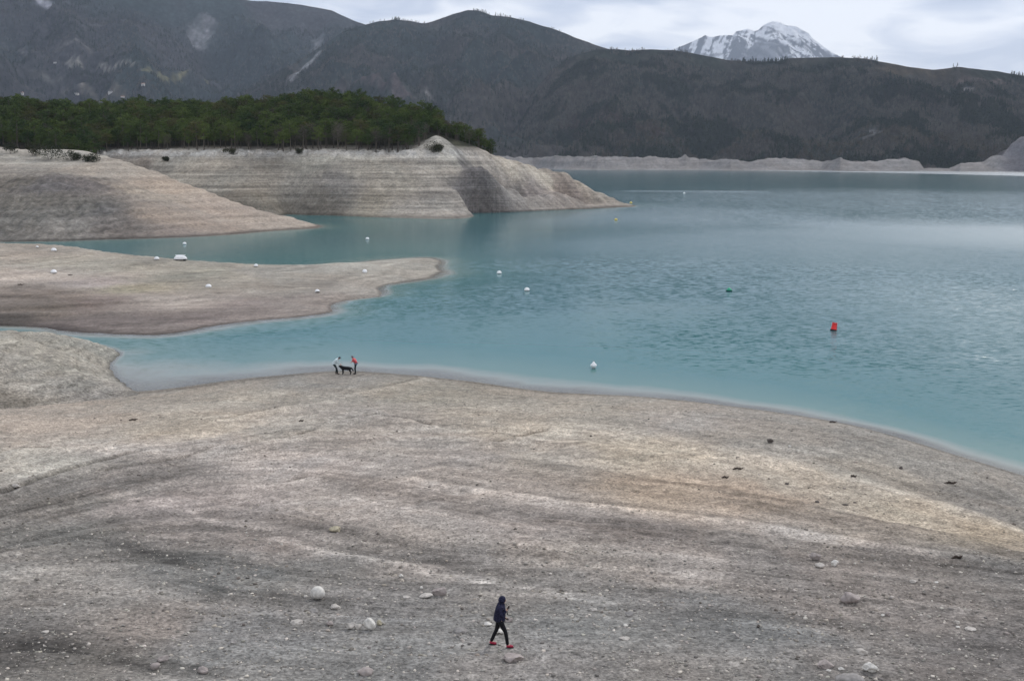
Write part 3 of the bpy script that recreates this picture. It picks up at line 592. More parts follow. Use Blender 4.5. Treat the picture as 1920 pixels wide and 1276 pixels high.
# wind-ruffled patches
def patch(px, py, wx, wy): a = P(px, py, z=0); b = P(px + wx, py, z=0); c_ = P(px, py - wy, z=0); return a[0], a[1], abs(b[0] - a[0]), abs(c_[1] - a[1])
ru = np.zeros_like(X) + .05
for (px, py, wx, wy, k) in [(1700, 376, 500, 20, .6), (1500, 404, 110, 16, .6), (1330, 374, 170, 9, .5), (1450, 540, 260, 22, .9), (1800, 560, 300, 44, 1.0), (1600, 640, 360, 44, 1.0), (1050, 498, 140, 11, .30), (1280, 515, 200, 24, .45), (1850, 700, 300, 70, .5), (1800, 790, 320, 60, .3), (900, 560, 250, 26, .15)]:
    ax, ay, bx, by = patch(px, py, wx, wy); q = ((X - ax) / bx) ** 2 + ((Y - ay) / by) ** 2
    ru = np.maximum(ru, k * np.clip(sstep(1.9, .2, np.sqrt(q) + .35 * fbm(X / bx * 2, Y / by * 2, 4, int(px))), 0, 1))
for (px, py, wx, wy) in [(1100, 470, 700, 10), (1500, 440, 700, 12), (1300, 600, 120, 16), (1000, 620, 200, 28)]:
    ax, ay, bx, by = patch(px, py, wx, wy); q = np.sqrt(((X - ax) / bx) ** 2 + ((Y - ay) / by) ** 2); ru = ru * (1 - .6 * sstep(1.5, .2, q + .2 * fbm(X / bx * 2, Y / by * 2, 4, 5)))
strip = np.zeros_like(X)
rr = np.hypot(X, Y)
for pl in [([(1400, 320), (1920, 330)], [(1400, 321.2), (1920, 323.5)]), ]:
    lo = np.array([[math.atan2(*P(a, b, z=0)[:2]), math.hypot(*P(a, b, z=0)[:2])] for a, b in pl[0]]); hi = np.array([[math.atan2(*P(a, b, z=0)[:2]), math.hypot(*P(a, b, z=0)[:2])] for a, b in pl[1]])
    TH = np.arctan2(X, Y); rl = np.interp(TH, lo[:, 0], lo[:, 1]); strip = np.maximum(strip, (rr > rl) * (TH > lo[0, 0]) * .28)
strip = np.maximum(strip, 0.18 * np.exp(-((rr - P(1300, 358, z=0)[1]) / 14) ** 2) * sstep(R(5), R(6.5), np.arctan2(X, Y)) * sstep(R(14), R(12.5), np.arctan2(X, Y)))
for (px, py, wx, wy, k) in [(1850, 442, 640, 30, .34), (1500, 460, 560, 36, .26), (1850, 600, 420, 110, .25), (1250, 410, 300, 24, .2)]:
    ax, ay, bx, by = patch(px, py, wx, wy); q = np.sqrt(((X - ax) / bx) ** 2 + ((Y - ay) / by) ** 2); strip = np.maximum(strip, k * sstep(1.7, .0, q + .22 * fbm(X / bx * 2, Y / by * 2, 4, 8)))
me = grid_mesh('lake_water', X, Y, np.zeros_like(X), {'depth': depth, 'ruffle': ru, 'strip': strip, 'chop': ru * (.25 + .75 * sstep(260, 430, np.hypot(X, Y)))})
m = NT('turquoise_lake_water'); p = m.pos(); dep = m.attr('depth').outputs['Fac']; ruf = m.attr('ruffle').outputs['Fac']; stp = m.attr('strip').outputs['Fac']
w1 = m.noise(m.mapping(p, (1, 1.7, 1), rot=(0, 0, .25)), .9, 3, .6, .3); w2 = m.noise(m.mapping(p, (1, 2.2, 1), rot=(0, 0, -.2)), 3.2, 3, .6, .2); w3 = m.noise(p, .12, 3, .5); w4 = m.noise(m.mapping(p, (1, 1.4, 1)), .28, 3, .6, .5)
def slope_noise(vec, scale, detail, rough, amp):
    n = m.n('ShaderNodeTexNoise'); n.inputs['Scale'].default_value = scale; n.inputs['Detail'].default_value = detail; n.inputs['Roughness'].default_value = rough; m.l(vec, n.inputs[0])
    v = m.n('ShaderNodeVectorMath', operation='SUBTRACT'); m.l(n.outputs['Color'], v.inputs[0]); v.inputs[1].default_value = (.5, .5, .5)
    return m.scalecol(v.outputs[0], amp)
sA = slope_noise(m.mapping(p, (1, .75, 1), rot=(0, 0, .2)), .55, 5, .75, m.math('ADD', m.math('MULTIPLY', ruf, .44), .03))
sB = slope_noise(m.mapping(p, (.55, 1.5, 1), rot=(0, 0, -.25)), 2.2, 3, .6, m.math('ADD', m.math('MULTIPLY', ruf, .95), .06))
sC = slope_noise(m.mapping(p, (1, .22, 1)), .32, 4, .7, m.math('MULTIPLY', m.attr('chop').outputs['Fac'], .22))
s0 = m.n('ShaderNodeVectorMath', operation='ADD'); m.l(sA, s0.inputs[0]); m.l(sB, s0.inputs[1])
sm = m.n('ShaderNodeVectorMath', operation='ADD'); m.l(s0.outputs[0], sm.inputs[0]); m.l(sC, sm.inputs[1])
fl = m.n('ShaderNodeVectorMath', operation='MULTIPLY'); m.l(sm.outputs[0], fl.inputs[0]); fl.inputs[1].default_value = (.8, 1, 0)
ad = m.n('ShaderNodeVectorMath', operation='ADD'); m.l(fl.outputs[0], ad.inputs[0]); ad.inputs[1].default_value = (0, 0, 1)
no = m.n('ShaderNodeVectorMath', operation='NORMALIZE'); m.l(ad.outputs[0], no.inputs[0]); nrm = no.outputs[0]
dn = m.math('ADD', dep, m.maprange(w3, .3, .7, -.10, .10))
body = m.n('ShaderNodeValToRGB'); m.l(m.math('DIVIDE', dn, 5.0, True), body.inputs[0]); e = body.color_ramp.elements
e[0].position = 0; e[0].color = (.33, .31, .26, 1); e[1].position = 1; e[1].color = (.026, .126, .138, 1)
for ps, cc in [(.045, (.27, .295, .265)), (.10, (.11, .21, .195)), (.32, (.040, .156, .160))]:
    x_ = body.color_ramp.elements.new(ps); x_.color = cc + (1,)
dif = m.n('ShaderNodeBsdfDiffuse'); m.l(body.outputs[0], dif.inputs[0])
tr = m.n('ShaderNodeBsdfTransparent'); tr.inputs[0].default_value = (.90, .93, .91, 1)
m1 = m.n('ShaderNodeMixShader'); m.l(m.maprange(dn, -.04, .26, .15, 1), m1.inputs[0]); m.l(tr.outputs[0], m1.inputs[1]); m.l(dif.outputs[0], m1.inputs[2])
gl = m.n('ShaderNodeBsdfGlossy'); gl.inputs['Roughness'].default_value = .06; m.l(m.math('ADD', m.math('ADD', m.math('MULTIPLY', ruf, .03), .11), m.math('MULTIPLY', stp, .42)), gl.inputs['Roughness']); m.l(nrm, gl.inputs['Normal'])
fr = m.n('ShaderNodeFresnel'); fr.inputs['IOR'].default_value = 1.33
m2 = m.n('ShaderNodeMixShader'); m.l(m.math('MULTIPLY', fr.outputs[0], .86), m2.inputs[0]); m.l(m1.outputs[0], m2.inputs[1]); m.l(gl.outputs[0], m2.inputs[2]); m.l(m2.outputs[0], m.o.inputs[0])
tag(link('lake_water', me, None, m.m), kind='structure')
me = grid_mesh('lake_bed', *[np.array(q, float) for q in ([[-9000, 9000], [-9000, 9000]], [[-3000, -3000], [20000, 20000]], [[-6, -6], [-6, -6]])], {'tint': np.full((2, 2, 3), .12)})
tag(link('lake_bed', me, None, M_far), kind='structure')

# ============================================================ HAZE
haze = bpy.data.meshes.new('haze'); bm = bmesh.new(); bmesh.ops.create_cube(bm, size=1.0); bm.to_mesh(haze); bm.free()
hz = tag(link('haze', haze), kind='stuff'); hz.scale = (19000, 20000, 2900); hz.location = (500, 8200, 2900 / 2 - 12)
m = NT('valley_haze'); pv = m.n('ShaderNodeVolumePrincipled'); pv.inputs['Color'].default_value = (.70, .82, 1.0, 1); pv.inputs['Density'].default_value = 4.6e-5; pv.inputs['Anisotropy'].default_value = .2
m.l(pv.outputs[0], m.o.inputs['Volume']); haze.materials.append(m.m)

# ============================================================ VEGETATION
def leaf_mat(name, c1, c2, scale=.4, trans=.0):
    m = NT(name); p = m.pos(); a = m.noise(p, scale, 4, .6); b = m.noise(p, .035, 3, .5); oi = m.n('ShaderNodeObjectInfo')
    f = m.math('ADD', m.math('MULTIPLY', a, .5), m.math('ADD', m.math('MULTIPLY', b, .45), m.math('MULTIPLY', oi.outputs['Random'], .35)))
    m.principled(m.mixcol(m.maprange(f, .42, .88, 0, 1), c1, c2), .9, .1); return m.m
M_pine = leaf_mat('pine_needles', (.026, .050, .018), (.10, .135, .034))
M_olive = leaf_mat('olive_pine_needles', (.046, .054, .020), (.105, .105, .04))
M_twig = leaf_mat('bare_branches', (.060, .054, .042), (.11, .10, .078))
M_bark = plain('grey_bark', (.11, .095, .078), .95, .1, .2, 2)
M_shrub = leaf_mat('shrub_leaves', (.020, .028, .016), (.060, .062, .035))
def cards(rs, centers, radii, n, size, flat=.6):
    V = []; F = []
    for (c, rad) in zip(centers, radii):
        d = rs.normal(size=(n, 3)); d /= np.linalg.norm(d, axis=1)[:, None]; q = c + d * rad * (rs.rand(n, 1) ** .35) * np.array([1, 1, flat])
        for k in range(n):
            a = rs.normal(size=3); a /= np.linalg.norm(a); b = np.cross(a, rs.normal(size=3)); b /= np.linalg.norm(b) + 1e-9; s = size * (.6 + .8 * rs.rand())
            i = len(V); V += [q[k] + a * s, q[k] + b * s * .7, q[k] - a * s, q[k] - b * s * .7]; F.append((i, i + 1, i + 2, i + 3))
    return np.array(V), np.array(F)
def tube(V, F, pts, rads, n=6):
    prev = None
    for i, (p, r_) in enumerate(zip(pts, rads)):
        p = np.array(p, float); d = np.array(pts[min(i + 1, len(pts) - 1)], float) - np.array(pts[max(i - 1, 0)], float); d /= np.linalg.norm(d) + 1e-9
        a = np.cross(d, [0.3, 1, .2]); a /= np.linalg.norm(a); b = np.cross(d, a); s = len(V)
        for k in range(n):
            t = 2 * math.pi * k / n; V.append(p + r_ * (a * math.cos(t) + b * math.sin(t)))
        if prev is not None:
            for k in range(n): F.append((prev + k, prev + (k + 1) % n, s + (k + 1) % n, s + k))
        prev = s
def pine_proto(seed, h, wid, bare=False, cards_n=42):
    rs = np.random.RandomState(seed); V = []; F = []
    lean = rs.normal(size=2) * .25; top = np.array([lean[0], lean[1], h * .93])
    tube(V, F, [(0, 0, -.6), (lean[0] * .3, lean[1] * .3, h * .35), (lean[0] * .7, lean[1] * .7, h * .7), top], [.19, .15, .10, .04])
    cs, rr_ = [], []
    nb = 15 if not bare else 20
    for k in range(nb):
        hh = h * (.42 + .5 * (k / nb) ** .8); a = k * 2.4 + rs.rand(); env = math.sin(min(1, (1.06 - hh / h) / .55) * math.pi / 2) ; ln = wid * (.35 + .65 * env) * (.75 + .5 * rs.rand())
        s = np.array([lean[0] * hh / h, lean[1] * hh / h, hh - .5]); e_ = s + np.array([math.cos(a) * ln, math.sin(a) * ln, .35 + .5 * rs.rand()])
        tube(V, F, [s, (s + e_) / 2 + [0, 0, .15], e_], [.06, .045, .02], 4); cs.append(e_); rr_.append(.75 + .5 * rs.rand()); cs.append((s + e_) / 2 + [0, 0, .2]); rr_.append(.6 + .35 * rs.rand())
    cs.append(top + [0, 0, .1]); rr_.append(.95)
    CV, CF = cards(rs, cs, np.array(rr_) * (.9 if not bare else 1.0), cards_n if not bare else 20, .17 if not bare else .11, .62 if not bare else .9)
    tr_ = np_mesh('trunk', V, F); cr = np_mesh('crown', CV, CF, False); tr_.materials.append(M_bark); return tr_, cr
protos = []
for k, (h, w, b) in enumerate([(9.2, 2.5, 0), (8.2, 2.2, 0), (10.2, 2.6, 0), (7.4, 2.3, 0), (8.8, 2.7, 0), (7.0, 2.0, 1), (7.8, 2.2, 1)]):
    t_, c_ = pine_proto(100 + k, h, w, b); c_.materials.append(M_twig if b else (M_olive if k == 4 else M_pine)); protos.append((t_, c_))
def rim_y0(px): return float(np.interp(px, [-300, 0, 150, 200, 400, 790, 812, 845, 870, 900, 925, 945], [384, 377, 394, 422, 411, 410, 434, 436, 440, 446, 451, 999]))
rs = np.random.RandomState(5)
cand = []
for iy in range(64):
    for ix in range(110):
        x = -330 + ix * 4.1 + rs.uniform(-1.7, 1.7); y = 374 + iy * 3.4 + rs.uniform(-1.4, 1.4); cand.append((x, y))
cand = np.array(cand); zc = Hh(cand[:, 0], cand[:, 1]); zb = Hbk(cand[:, 0], cand[:, 1])
pxs = 960 + cand[:, 0] / (cand[:, 1] * CP + (CAM_Z - zc) * SP) * FOC
rim_y = np.interp(pxs, [-300, 0, 150, 200, 400, 790, 812, 845, 870, 900, 925, 945], [384, 377, 394, 422, 411, 410, 434, 436, 440, 446, 451, 999])
front = cand[:, 1] > rim_y
ok = front & (zc > 15.5) & (cand[:, 1] < np.interp(pxs, [0, 800, 940], [540, 520, 470])) & (pxs > -160) & (pxs < 938)
cand = cand[ok]; zc = np.maximum(zc, np.where(cand[:, 1] < 425, zb, -9)[...] if False else -99)[ok] if False else zc[ok]; pxs = pxs[ok]
z2 = Hbk(cand[:, 0], cand[:, 1]); zc = np.where((cand[:, 1] < 450) & (pxs < 340), np.maximum(zc, z2), zc)
order = np.argsort(cand[:, 1] + rs.rand(len(cand)) * 10 - 8 * (zc + 0) / 10); vis = [i for i in order if -20 < pxs[i] < 940]
first = set(vis[:300])
def pick(i):
    px = pxs[i]; r_ = rs.rand(); low = cand[i, 1] < np.interp(px, [0, 400, 800], [392, 422, 420]) + 6
    if px < 320 and px > 90 and r_ < .28: return 4
    if low and r_ < .35: return 5 + int(rs.rand() * 2)
    if r_ > .93: return 4
    return int(rs.rand() * 4)
rest = []
for i in order:
    k = pick(i); s = .72 + .6 * rs.rand() ** 1.2; px = pxs[i]
    s *= float(np.interp(px, [0, 780, 900, 940], [1, 1, .8, .6]))
    if i in first:
        t_, c_ = protos[k]
        o = empty('pine_tree' if k < 5 else 'bare_tree', (cand[i, 0], cand[i, 1], zc[i] - .1), rs.rand() * 6.28, s)
        dd = cand[i, 1] - rim_y0(px)
        row = 'in the front row' if dd < 6 else ('just behind the front row' if dd < 14 else 'higher up the hill')
        if px < 110: wh = 'near the left edge'
        elif px < 230: wh = 'above the sloping bank'
        elif px < 420: wh = 'above the left end of the cliff'
        elif px < 560: wh = 'left of the hilltop'
        elif px < 700: wh = 'under the hilltop'
        elif px < 800: wh = 'right of the hilltop'
        else: wh = 'behind the pale rock spur'
        kd = 'bare grey-brown tree' if k >= 5 else ('olive-brown pine' if k == 4 else 'dark green pine')
        tag(o, kd + ' ' + wh + ', ' + row, 'tree', kd + 's ' + wh + ', ' + row)
        a = link('trunk', t_, o); b = link('crown', c_, o)
    else: rest.append((cand[i, 0], cand[i, 1], zc[i] - .1, s, k))
def scatter(name, pts, protos_, kind_label):
    """one 'stuff' object: points carrying copies of small tree meshes by geometry nodes"""
    pts = np.array(pts, float)
    me = bpy.data.meshes.new(name); me.vertices.add(len(pts)); me.vertices.foreach_set('co', pts[:, :3].astype(np.float32).ravel())
    me.attributes.new('sc', 'FLOAT', 'POINT').data.foreach_set('value', pts[:, 3].astype(np.float32))
    o = link(name, me)
    g = bpy.data.node_groups.new(name + '_nodes', 'GeometryNodeTree'); g.interface.new_socket('Geometry', in_out='INPUT', socket_type='NodeSocketGeometry'); g.interface.new_socket('Geometry', in_out='OUTPUT', socket_type='NodeSocketGeometry')
    gi = g.nodes.new('NodeGroupInput'); go = g.nodes.new('NodeGroupOutput'); m2p = g.nodes.new('GeometryNodeMeshToPoints'); g.links.new(gi.outputs[0], m2p.inputs[0])
    iop = g.nodes.new('GeometryNodeInstanceOnPoints'); g.links.new(m2p.outputs[0], iop.inputs['Points'])
    g2i = g.nodes.new('GeometryNodeGeometryToInstance')
    for pm in protos_:
        po = bpy.data.objects.new(name + '_source', pm); oi = g.nodes.new('GeometryNodeObjectInfo'); oi.inputs['Object'].default_value = po; g.links.new(oi.outputs['Geometry'], g2i.inputs[0])
    g.links.new(g2i.outputs[0], iop.inputs['Instance']); iop.inputs['Pick Instance'].default_value = True
    na = g.nodes.new('GeometryNodeInputNamedAttribute'); na.data_type = 'FLOAT'; na.inputs[0].default_value = 'sc'; g.links.new(na.outputs[0], iop.inputs['Scale'])
    rv = g.nodes.new('FunctionNodeRandomValue'); rv.data_type = 'FLOAT_VECTOR'; rv.inputs[0].default_value = (0, 0, 0); rv.inputs[1].default_value = (0, 0, 6.28); g.links.new(rv.outputs[0], iop.inputs['Rotation'])
    g.links.new(iop.outputs[0], go.inputs[0])
    md = o.modifiers.new('scatter', 'NODES'); md.node_group = g
    return tag(o, kind='stuff')
def joined(t_, c_):
    bm = bmesh.new(); bm.from_mesh(t_); n = len(bm.faces); bm.from_mesh(c_); bm.faces.ensure_lookup_table()
    for f in bm.faces[n:]: f.material_index = 1
    me = bpy.data.meshes.new('whole_tree'); bm.to_mesh(me); bm.free(); me.materials.append(t_.materials[0]); me.materials.append(c_.materials[0]); return me
scatter('pine_wood', rest, [joined(*protos[k]) for k in (0, 1, 2, 3, 4, 5)], '')

# distant woodland on the slopes
def far_tree(seed, h, w, cone, mat, n):
    rs = np.random.RandomState(seed); cs = []; rr_ = []
    for k in range(7):
        t = k / 6; wr = w * ((1 - t) if cone else math.sin(math.pi * (.15 + .8 * t))) * .8; a = rs.rand() * 6.28
        cs.append(np.array([math.cos(a) * wr * .5, math.sin(a) * wr * .5, h * (.2 + .75 * t)])); rr_.append(max(.5, wr))
    V, F = cards(rs, cs, rr_, n, .85 if cone else .6, 1.2); me = np_mesh('far_tree', V, F, False); me.materials.append(mat); return me
M_fb = leaf_mat('far_bare_wood', (.052, .050, .046), (.146, .136, .116), .05); M_fc = leaf_mat('far_conifers', (.012, .024, .018), (.042, .056, .034), .05); M_fo = leaf_mat('far_oaks', (.045, .038, .024), (.090, .076, .046), .05)
def woodland(Rg, n, px0, px1, d0, d1, seed, skyline=0):
    rs = np.random.RandomState(seed); px = rs.uniform(px0, px1, n); th_ = np.arctan((px - 960) / FOC); Rr = Rg.R(th_); k = rs.rand(n) ** .8 * (d1 - d0) + d0; f0 = Rg.foot(th_); rr = f0 + (Rr - f0) * k
    if skyline: rr = np.where((np.arange(n) % 23 == 0) & (fbm(px / 60, px * 0, 3, 5) > -.05), Rr * rs.uniform(.99, 1.0, n), rr)
    x = rr * np.sin(th_); y = rr * np.cos(th_); return x, y, Rg(x, y), px, k
x, y, z, px, k = woodland(R3, 40000, 900, 2050, 0.0, .93, 3, 1)
S3c = [g for g, w, c in S3]; clear = np.ones(len(x), bool)
for g, w, c in S3[:6]: d, _ = polyd(x, y, g); clear &= d > w * 1.2
con = 1.4 * fbm(x / 120, y / 160, 4, 7) + .25 * fbm(x / 40, y / 40, 2, 9); oak = (k < .4) & (fbm(x / 200, y / 200, 3, 12) > -.05)
s = rs.uniform(.7, 1.25, len(x)); r_ = rs.rand(len(x))
mc = clear & ((con > .10) | (r_ < .05)); mo = clear & ~mc & oak & (r_ > .5); mb = clear & ~mc & ~mo
x2, y2, z2, px2, k2 = woodland(R2, 30000, -60, 1220, 0.02, .95, 4, 1); cl2 = np.ones(len(x2), bool)
for g, w, c in S2: d, _ = polyd(x2, y2, g); cl2 &= d > w * 1.2
con2 = fbm(x2 / 260, y2 / 200, 4, 6); r2 = rs.rand(len(x2)); mc2 = cl2 & ((con2 > .02) | (r2 < .2)); mb2 = cl2 & ~mc2
s2 = rs.uniform(.9, 1.5, len(x2))
def pk(*a): return np.concatenate([np.stack([q[0][q[4]], q[1][q[4]], q[2][q[4]] - .5, q[3][q[4]]], 1) for q in a])
x3, y3, z3, px3, k3 = woodland(R1, 22000, -60, 800, .0, .9, 6); cl3 = np.ones(len(x3), bool)
for g, w, c in S1: d, _ = polyd(x3, y3, g); cl3 &= d > w * 1.2
con3 = fbm(x3 / 330, y3 / 260, 4, 16); r3 = rs.rand(len(x3)); mc3 = cl3 & ((con3 > 0) | (r3 < .2)); mb3 = cl3 & ~mc3; s3 = rs.uniform(1.0, 1.5, len(x3))
scatter('bare_woodland', pk((x, y, z, s, mb), (x2, y2, z2, s2, mb2), (x3, y3, z3, s3, mb3)), [far_tree(1, 9, 4.0, 0, M_fb, 7), far_tree(2, 8, 3.5, 0, M_fb, 7)], '')
scatter('conifer_woodland', pk((x, y, z, s, mc), (x2, y2, z2, s2, mc2), (x3, y3, z3, s3, mc3)), [far_tree(3, 12, 3.2, 1, M_fc, 8), far_tree(4, 10, 3.0, 1, M_fc, 8)], '')
scatter('oak_woodland', pk((x, y, z, s, mo)), [far_tree(5, 8, 3.8, 0, M_fo, 8)], '')

# shrubs at the rim of the bank and on the cliff edge
def shrub(px, py, w, h, label, H=Hbk, d0=300, d1=440, mat=None):
    x, y, z = hit(H, px, py, d0, d1); w *= 1.25; h *= 1.3; rs = np.random.RandomState(px); n = 9; cs = [np.array([rs.uniform(-.5, .5) * w, rs.uniform(-.5, .5) * w * .7, h * rs.uniform(.25, .75)]) for _ in range(n)]
    V, F = cards(rs, cs, [min(w, h) * .5] * n, 110, .17, .95); o = empty('shrub', (x, y, z)); tag(o, label, 'shrub')
    a = np_mesh('foliage', V, F, False); link('foliage', a, o, mat or M_shrub); V = []; F = []
    for k in range(4): tube(V, F, [(0, 0, -.3), tuple(cs[k] * .6), tuple(cs[k])], [.06, .04, .015], 4)
    link('stem', np_mesh('stem', V, F), o, M_bark)
shrub(92, 299, 5.2, 3.6, 'large rounded dark shrub on the crest of the sloping bank')
shrub(62, 292, 2.2, 3.4, 'narrow upright dark shrub just left of the large rounded one')
shrub(20, 288, 2.0, 2.6, 'small dark shrub nearest the left edge of the picture on the bank crest')
shrub(138, 299, 3.0, 2.0, 'low grey-green shrub right of the large rounded one, under the pines')
shrub(172, 303, 3.2, 1.8, 'low shrub where the sloping bank meets the wood behind it')
shrub(811, 284, 3.4, 2.8, 'dark shrub at the foot of the pale rock spur', Hh, 400, 440)
shrub(822, 283, 2.2, 1.6, 'small dark shrub on the pale ground just below the rock spur', Hh, 400, 440)
shrub(430, 287, 3.0, 1.3, 'low dark shrub on the broken white rim, left part of the cliff', Hh, 400, 430)
shrub(560, 287, 2.2, 1.2, 'low dark shrub on the middle of the white cliff rim', Hh, 400, 430)
shrub(310, 301, 1.4, 1.0, 'tiny dark shrub alone on the pale slope below the wood', Hh, 395, 430)

# ============================================================ HOUSES far off
M_wall = plain('pale_render', (.62, .60, .56), .8, .2, .08, .3); M_roof = plain('slate_roof', (.13, .11, .11), .8, .2, .15, .5); M_dark = plain('window_glass', (.03, .035, .045), .2, .5)
M_terr = plain('tiled_roof', (.30, .16, .11), .85, .2, .15, .5)
def boxmesh(name, x0, x1, y0, y1, z0, z1):
    V = [(a, b, c) for a in (x0, x1) for b in (y0, y1) for c in (z0, z1)]; F = [(0, 1, 3, 2), (4, 6, 7, 5), (0, 4, 5, 1), (2, 3, 7, 6), (0, 2, 6, 4), (1, 5, 7, 3)]
    me = bpy.data.meshes.new(name); me.from_pydata(V, [], F); me.update(); return me
def house(px, py, w, dp, h, label, roofm, d0=3010, d1=5300, rz=0.1):
    x, y, z = hit(R1, px, py, d0, d1, 1500); o = empty('house', (x, y, z), rz); tag(o, label, 'house')
    link('wall', boxmesh('wall', -w / 2, w / 2, 0, dp, -3, h), o, M_wall)
    e_ = .6; V = [(-w / 2 - e_, -e_, h + .01), (w / 2 + e_, -e_, h + .01), (w / 2 + e_, dp + e_, h + .01), (-w / 2 - e_, dp + e_, h + .01), (-w / 2 - e_, dp / 2, h + dp * .32), (w / 2 + e_, dp / 2, h + dp * .32)]
    me = bpy.data.meshes.new('roof'); me.from_pydata(V, [], [(0, 1, 5, 4), (2, 3, 4, 5), (1, 2, 5), (3, 0, 4), (3, 2, 1, 0)]); rf = link('roof', me, o, roofm)
    link('chimney', boxmesh('chimney', w * .2, w * .2 + .9, dp * .4, dp * .4 + .9, h + dp * .2, h + dp * .42), rf, M_wall)
    n = max(2, int(w / 3.5)); fl = max(1, int(h / 3)); wm = boxmesh('window', -.6, .6, -.06, .1, 0, 1.4); wm.materials.append(M_dark)
    for i in range(n):
        for j in range(fl):
            q = link('window', wm, o); q.location = (-w / 2 + (i + .5) * w / n, 0, 1 + j * 3)
house(207, 176, 15, 10, 7, 'largest white house, standing on the slope behind the pine wood', M_roof)
house(140, 177, 24, 9, 4, 'long low pale building behind the left part of the pine wood', M_roof, rz=-.05)
house(40, 177, 12, 9, 6, 'white house beyond the pine wood nearest the left edge', M_terr)
house(103, 120, 10, 8, 6, 'lone white house high on the dark wooded mountainside', M_roof, 3010, 5300)
house(230, 184, 12, 8, 5, 'small pale house just right of the largest white house', M_terr)
house(268, 160, 10, 8, 5, 'pale house on the slope above and right of the others', M_terr)

# ============================================================ STONES
M_stone = {}
def stone_mat(c, nm):
    if nm not in M_stone: M_stone[nm] = plain(nm, tuple(float(q) for q in s2l(c) * 1.05), .9, .2, .30, 5)
    return M_stone[nm]
for nm, c in [('white_limestone', (200, 196, 188)), ('pale_stone', (176, 170, 162)), ('pink_stone', (152, 143, 138)), ('grey_stone', (140, 136, 132)), ('buff_stone', (168, 160, 138)), ('dark_stone', (84, 78, 74))]: stone_mat(c, nm)
def stone_mesh(seed, sx, sy, sz, rough=.18, angular=.5, sub=3):
    bm = bmesh.new(); bmesh.ops.create_icosphere(bm, subdivisions=sub, radius=1); rs = np.random.RandomState(seed); pl = []
    for k in range(9): d = rs.normal(size=3); pl.append((d / np.linalg.norm(d), (.80 if angular < .4 else .56) + .26 * rs.rand()))
    o = rs.rand(3) * 50
    for v in bm.verts:
        p = np.array(v.co); 
        for d, t in pl:
            q = p @ d
            if q > t: p = p - d * (q - t) * angular * 1.6 if angular < .62 else p - d * (q - t)
        n = float(fbm(np.array([p[0] * 1.6 + o[0] + p[2]]), np.array([p[1] * 1.6 + o[1] - p[2] * .7]), 3, seed % 50)[0]); p = p * (1 + rough * n); v.co = (p[0] * sx, p[1] * sy, p[2] * sz)
    me = bpy.data.meshes.new('stone'); bm.to_mesh(me); bm.free()
    me.polygons.foreach_set('use_smooth', np.full(len(me.polygons), angular < .45)); return me
def stone(px, py, w, h, mat, label, seed=None, ang=.5, rz=None, sink=.25, H=Hb, d0=18, d1=140, cat='stone', name='stone'):
    """px,py = middle of its foot in the photo; w,h = size there in pixels"""
    x, y, z = hit(H, px, py, d0, d1); dep_ = y * CP + (CAM_Z - z) * SP; mpp = dep_ / FOC; seed = seed or int(px * 7 + py)
    rs = np.random.RandomState(seed); W = w * mpp * .54; Hh_ = h * mpp * .56
    me = stone_mesh(seed, W, W * rs.uniform(.6, .85), Hh_, .16 if ang < .4 else .3, ang); me.materials.append(M_stone[mat])
    o = link(name, me); o.location = (x, y + W * .4, z + Hh_ * (1 - sink * 1.6)); o.rotation_euler = (rs.uniform(-.12, .12), rs.uniform(-.15, .15), rs.uniform(-.3, .3) if rz is None else rz)
    tag(o, label, cat, 'loose stones lying on the dry lakebed' if name == 'stone' else None); return o
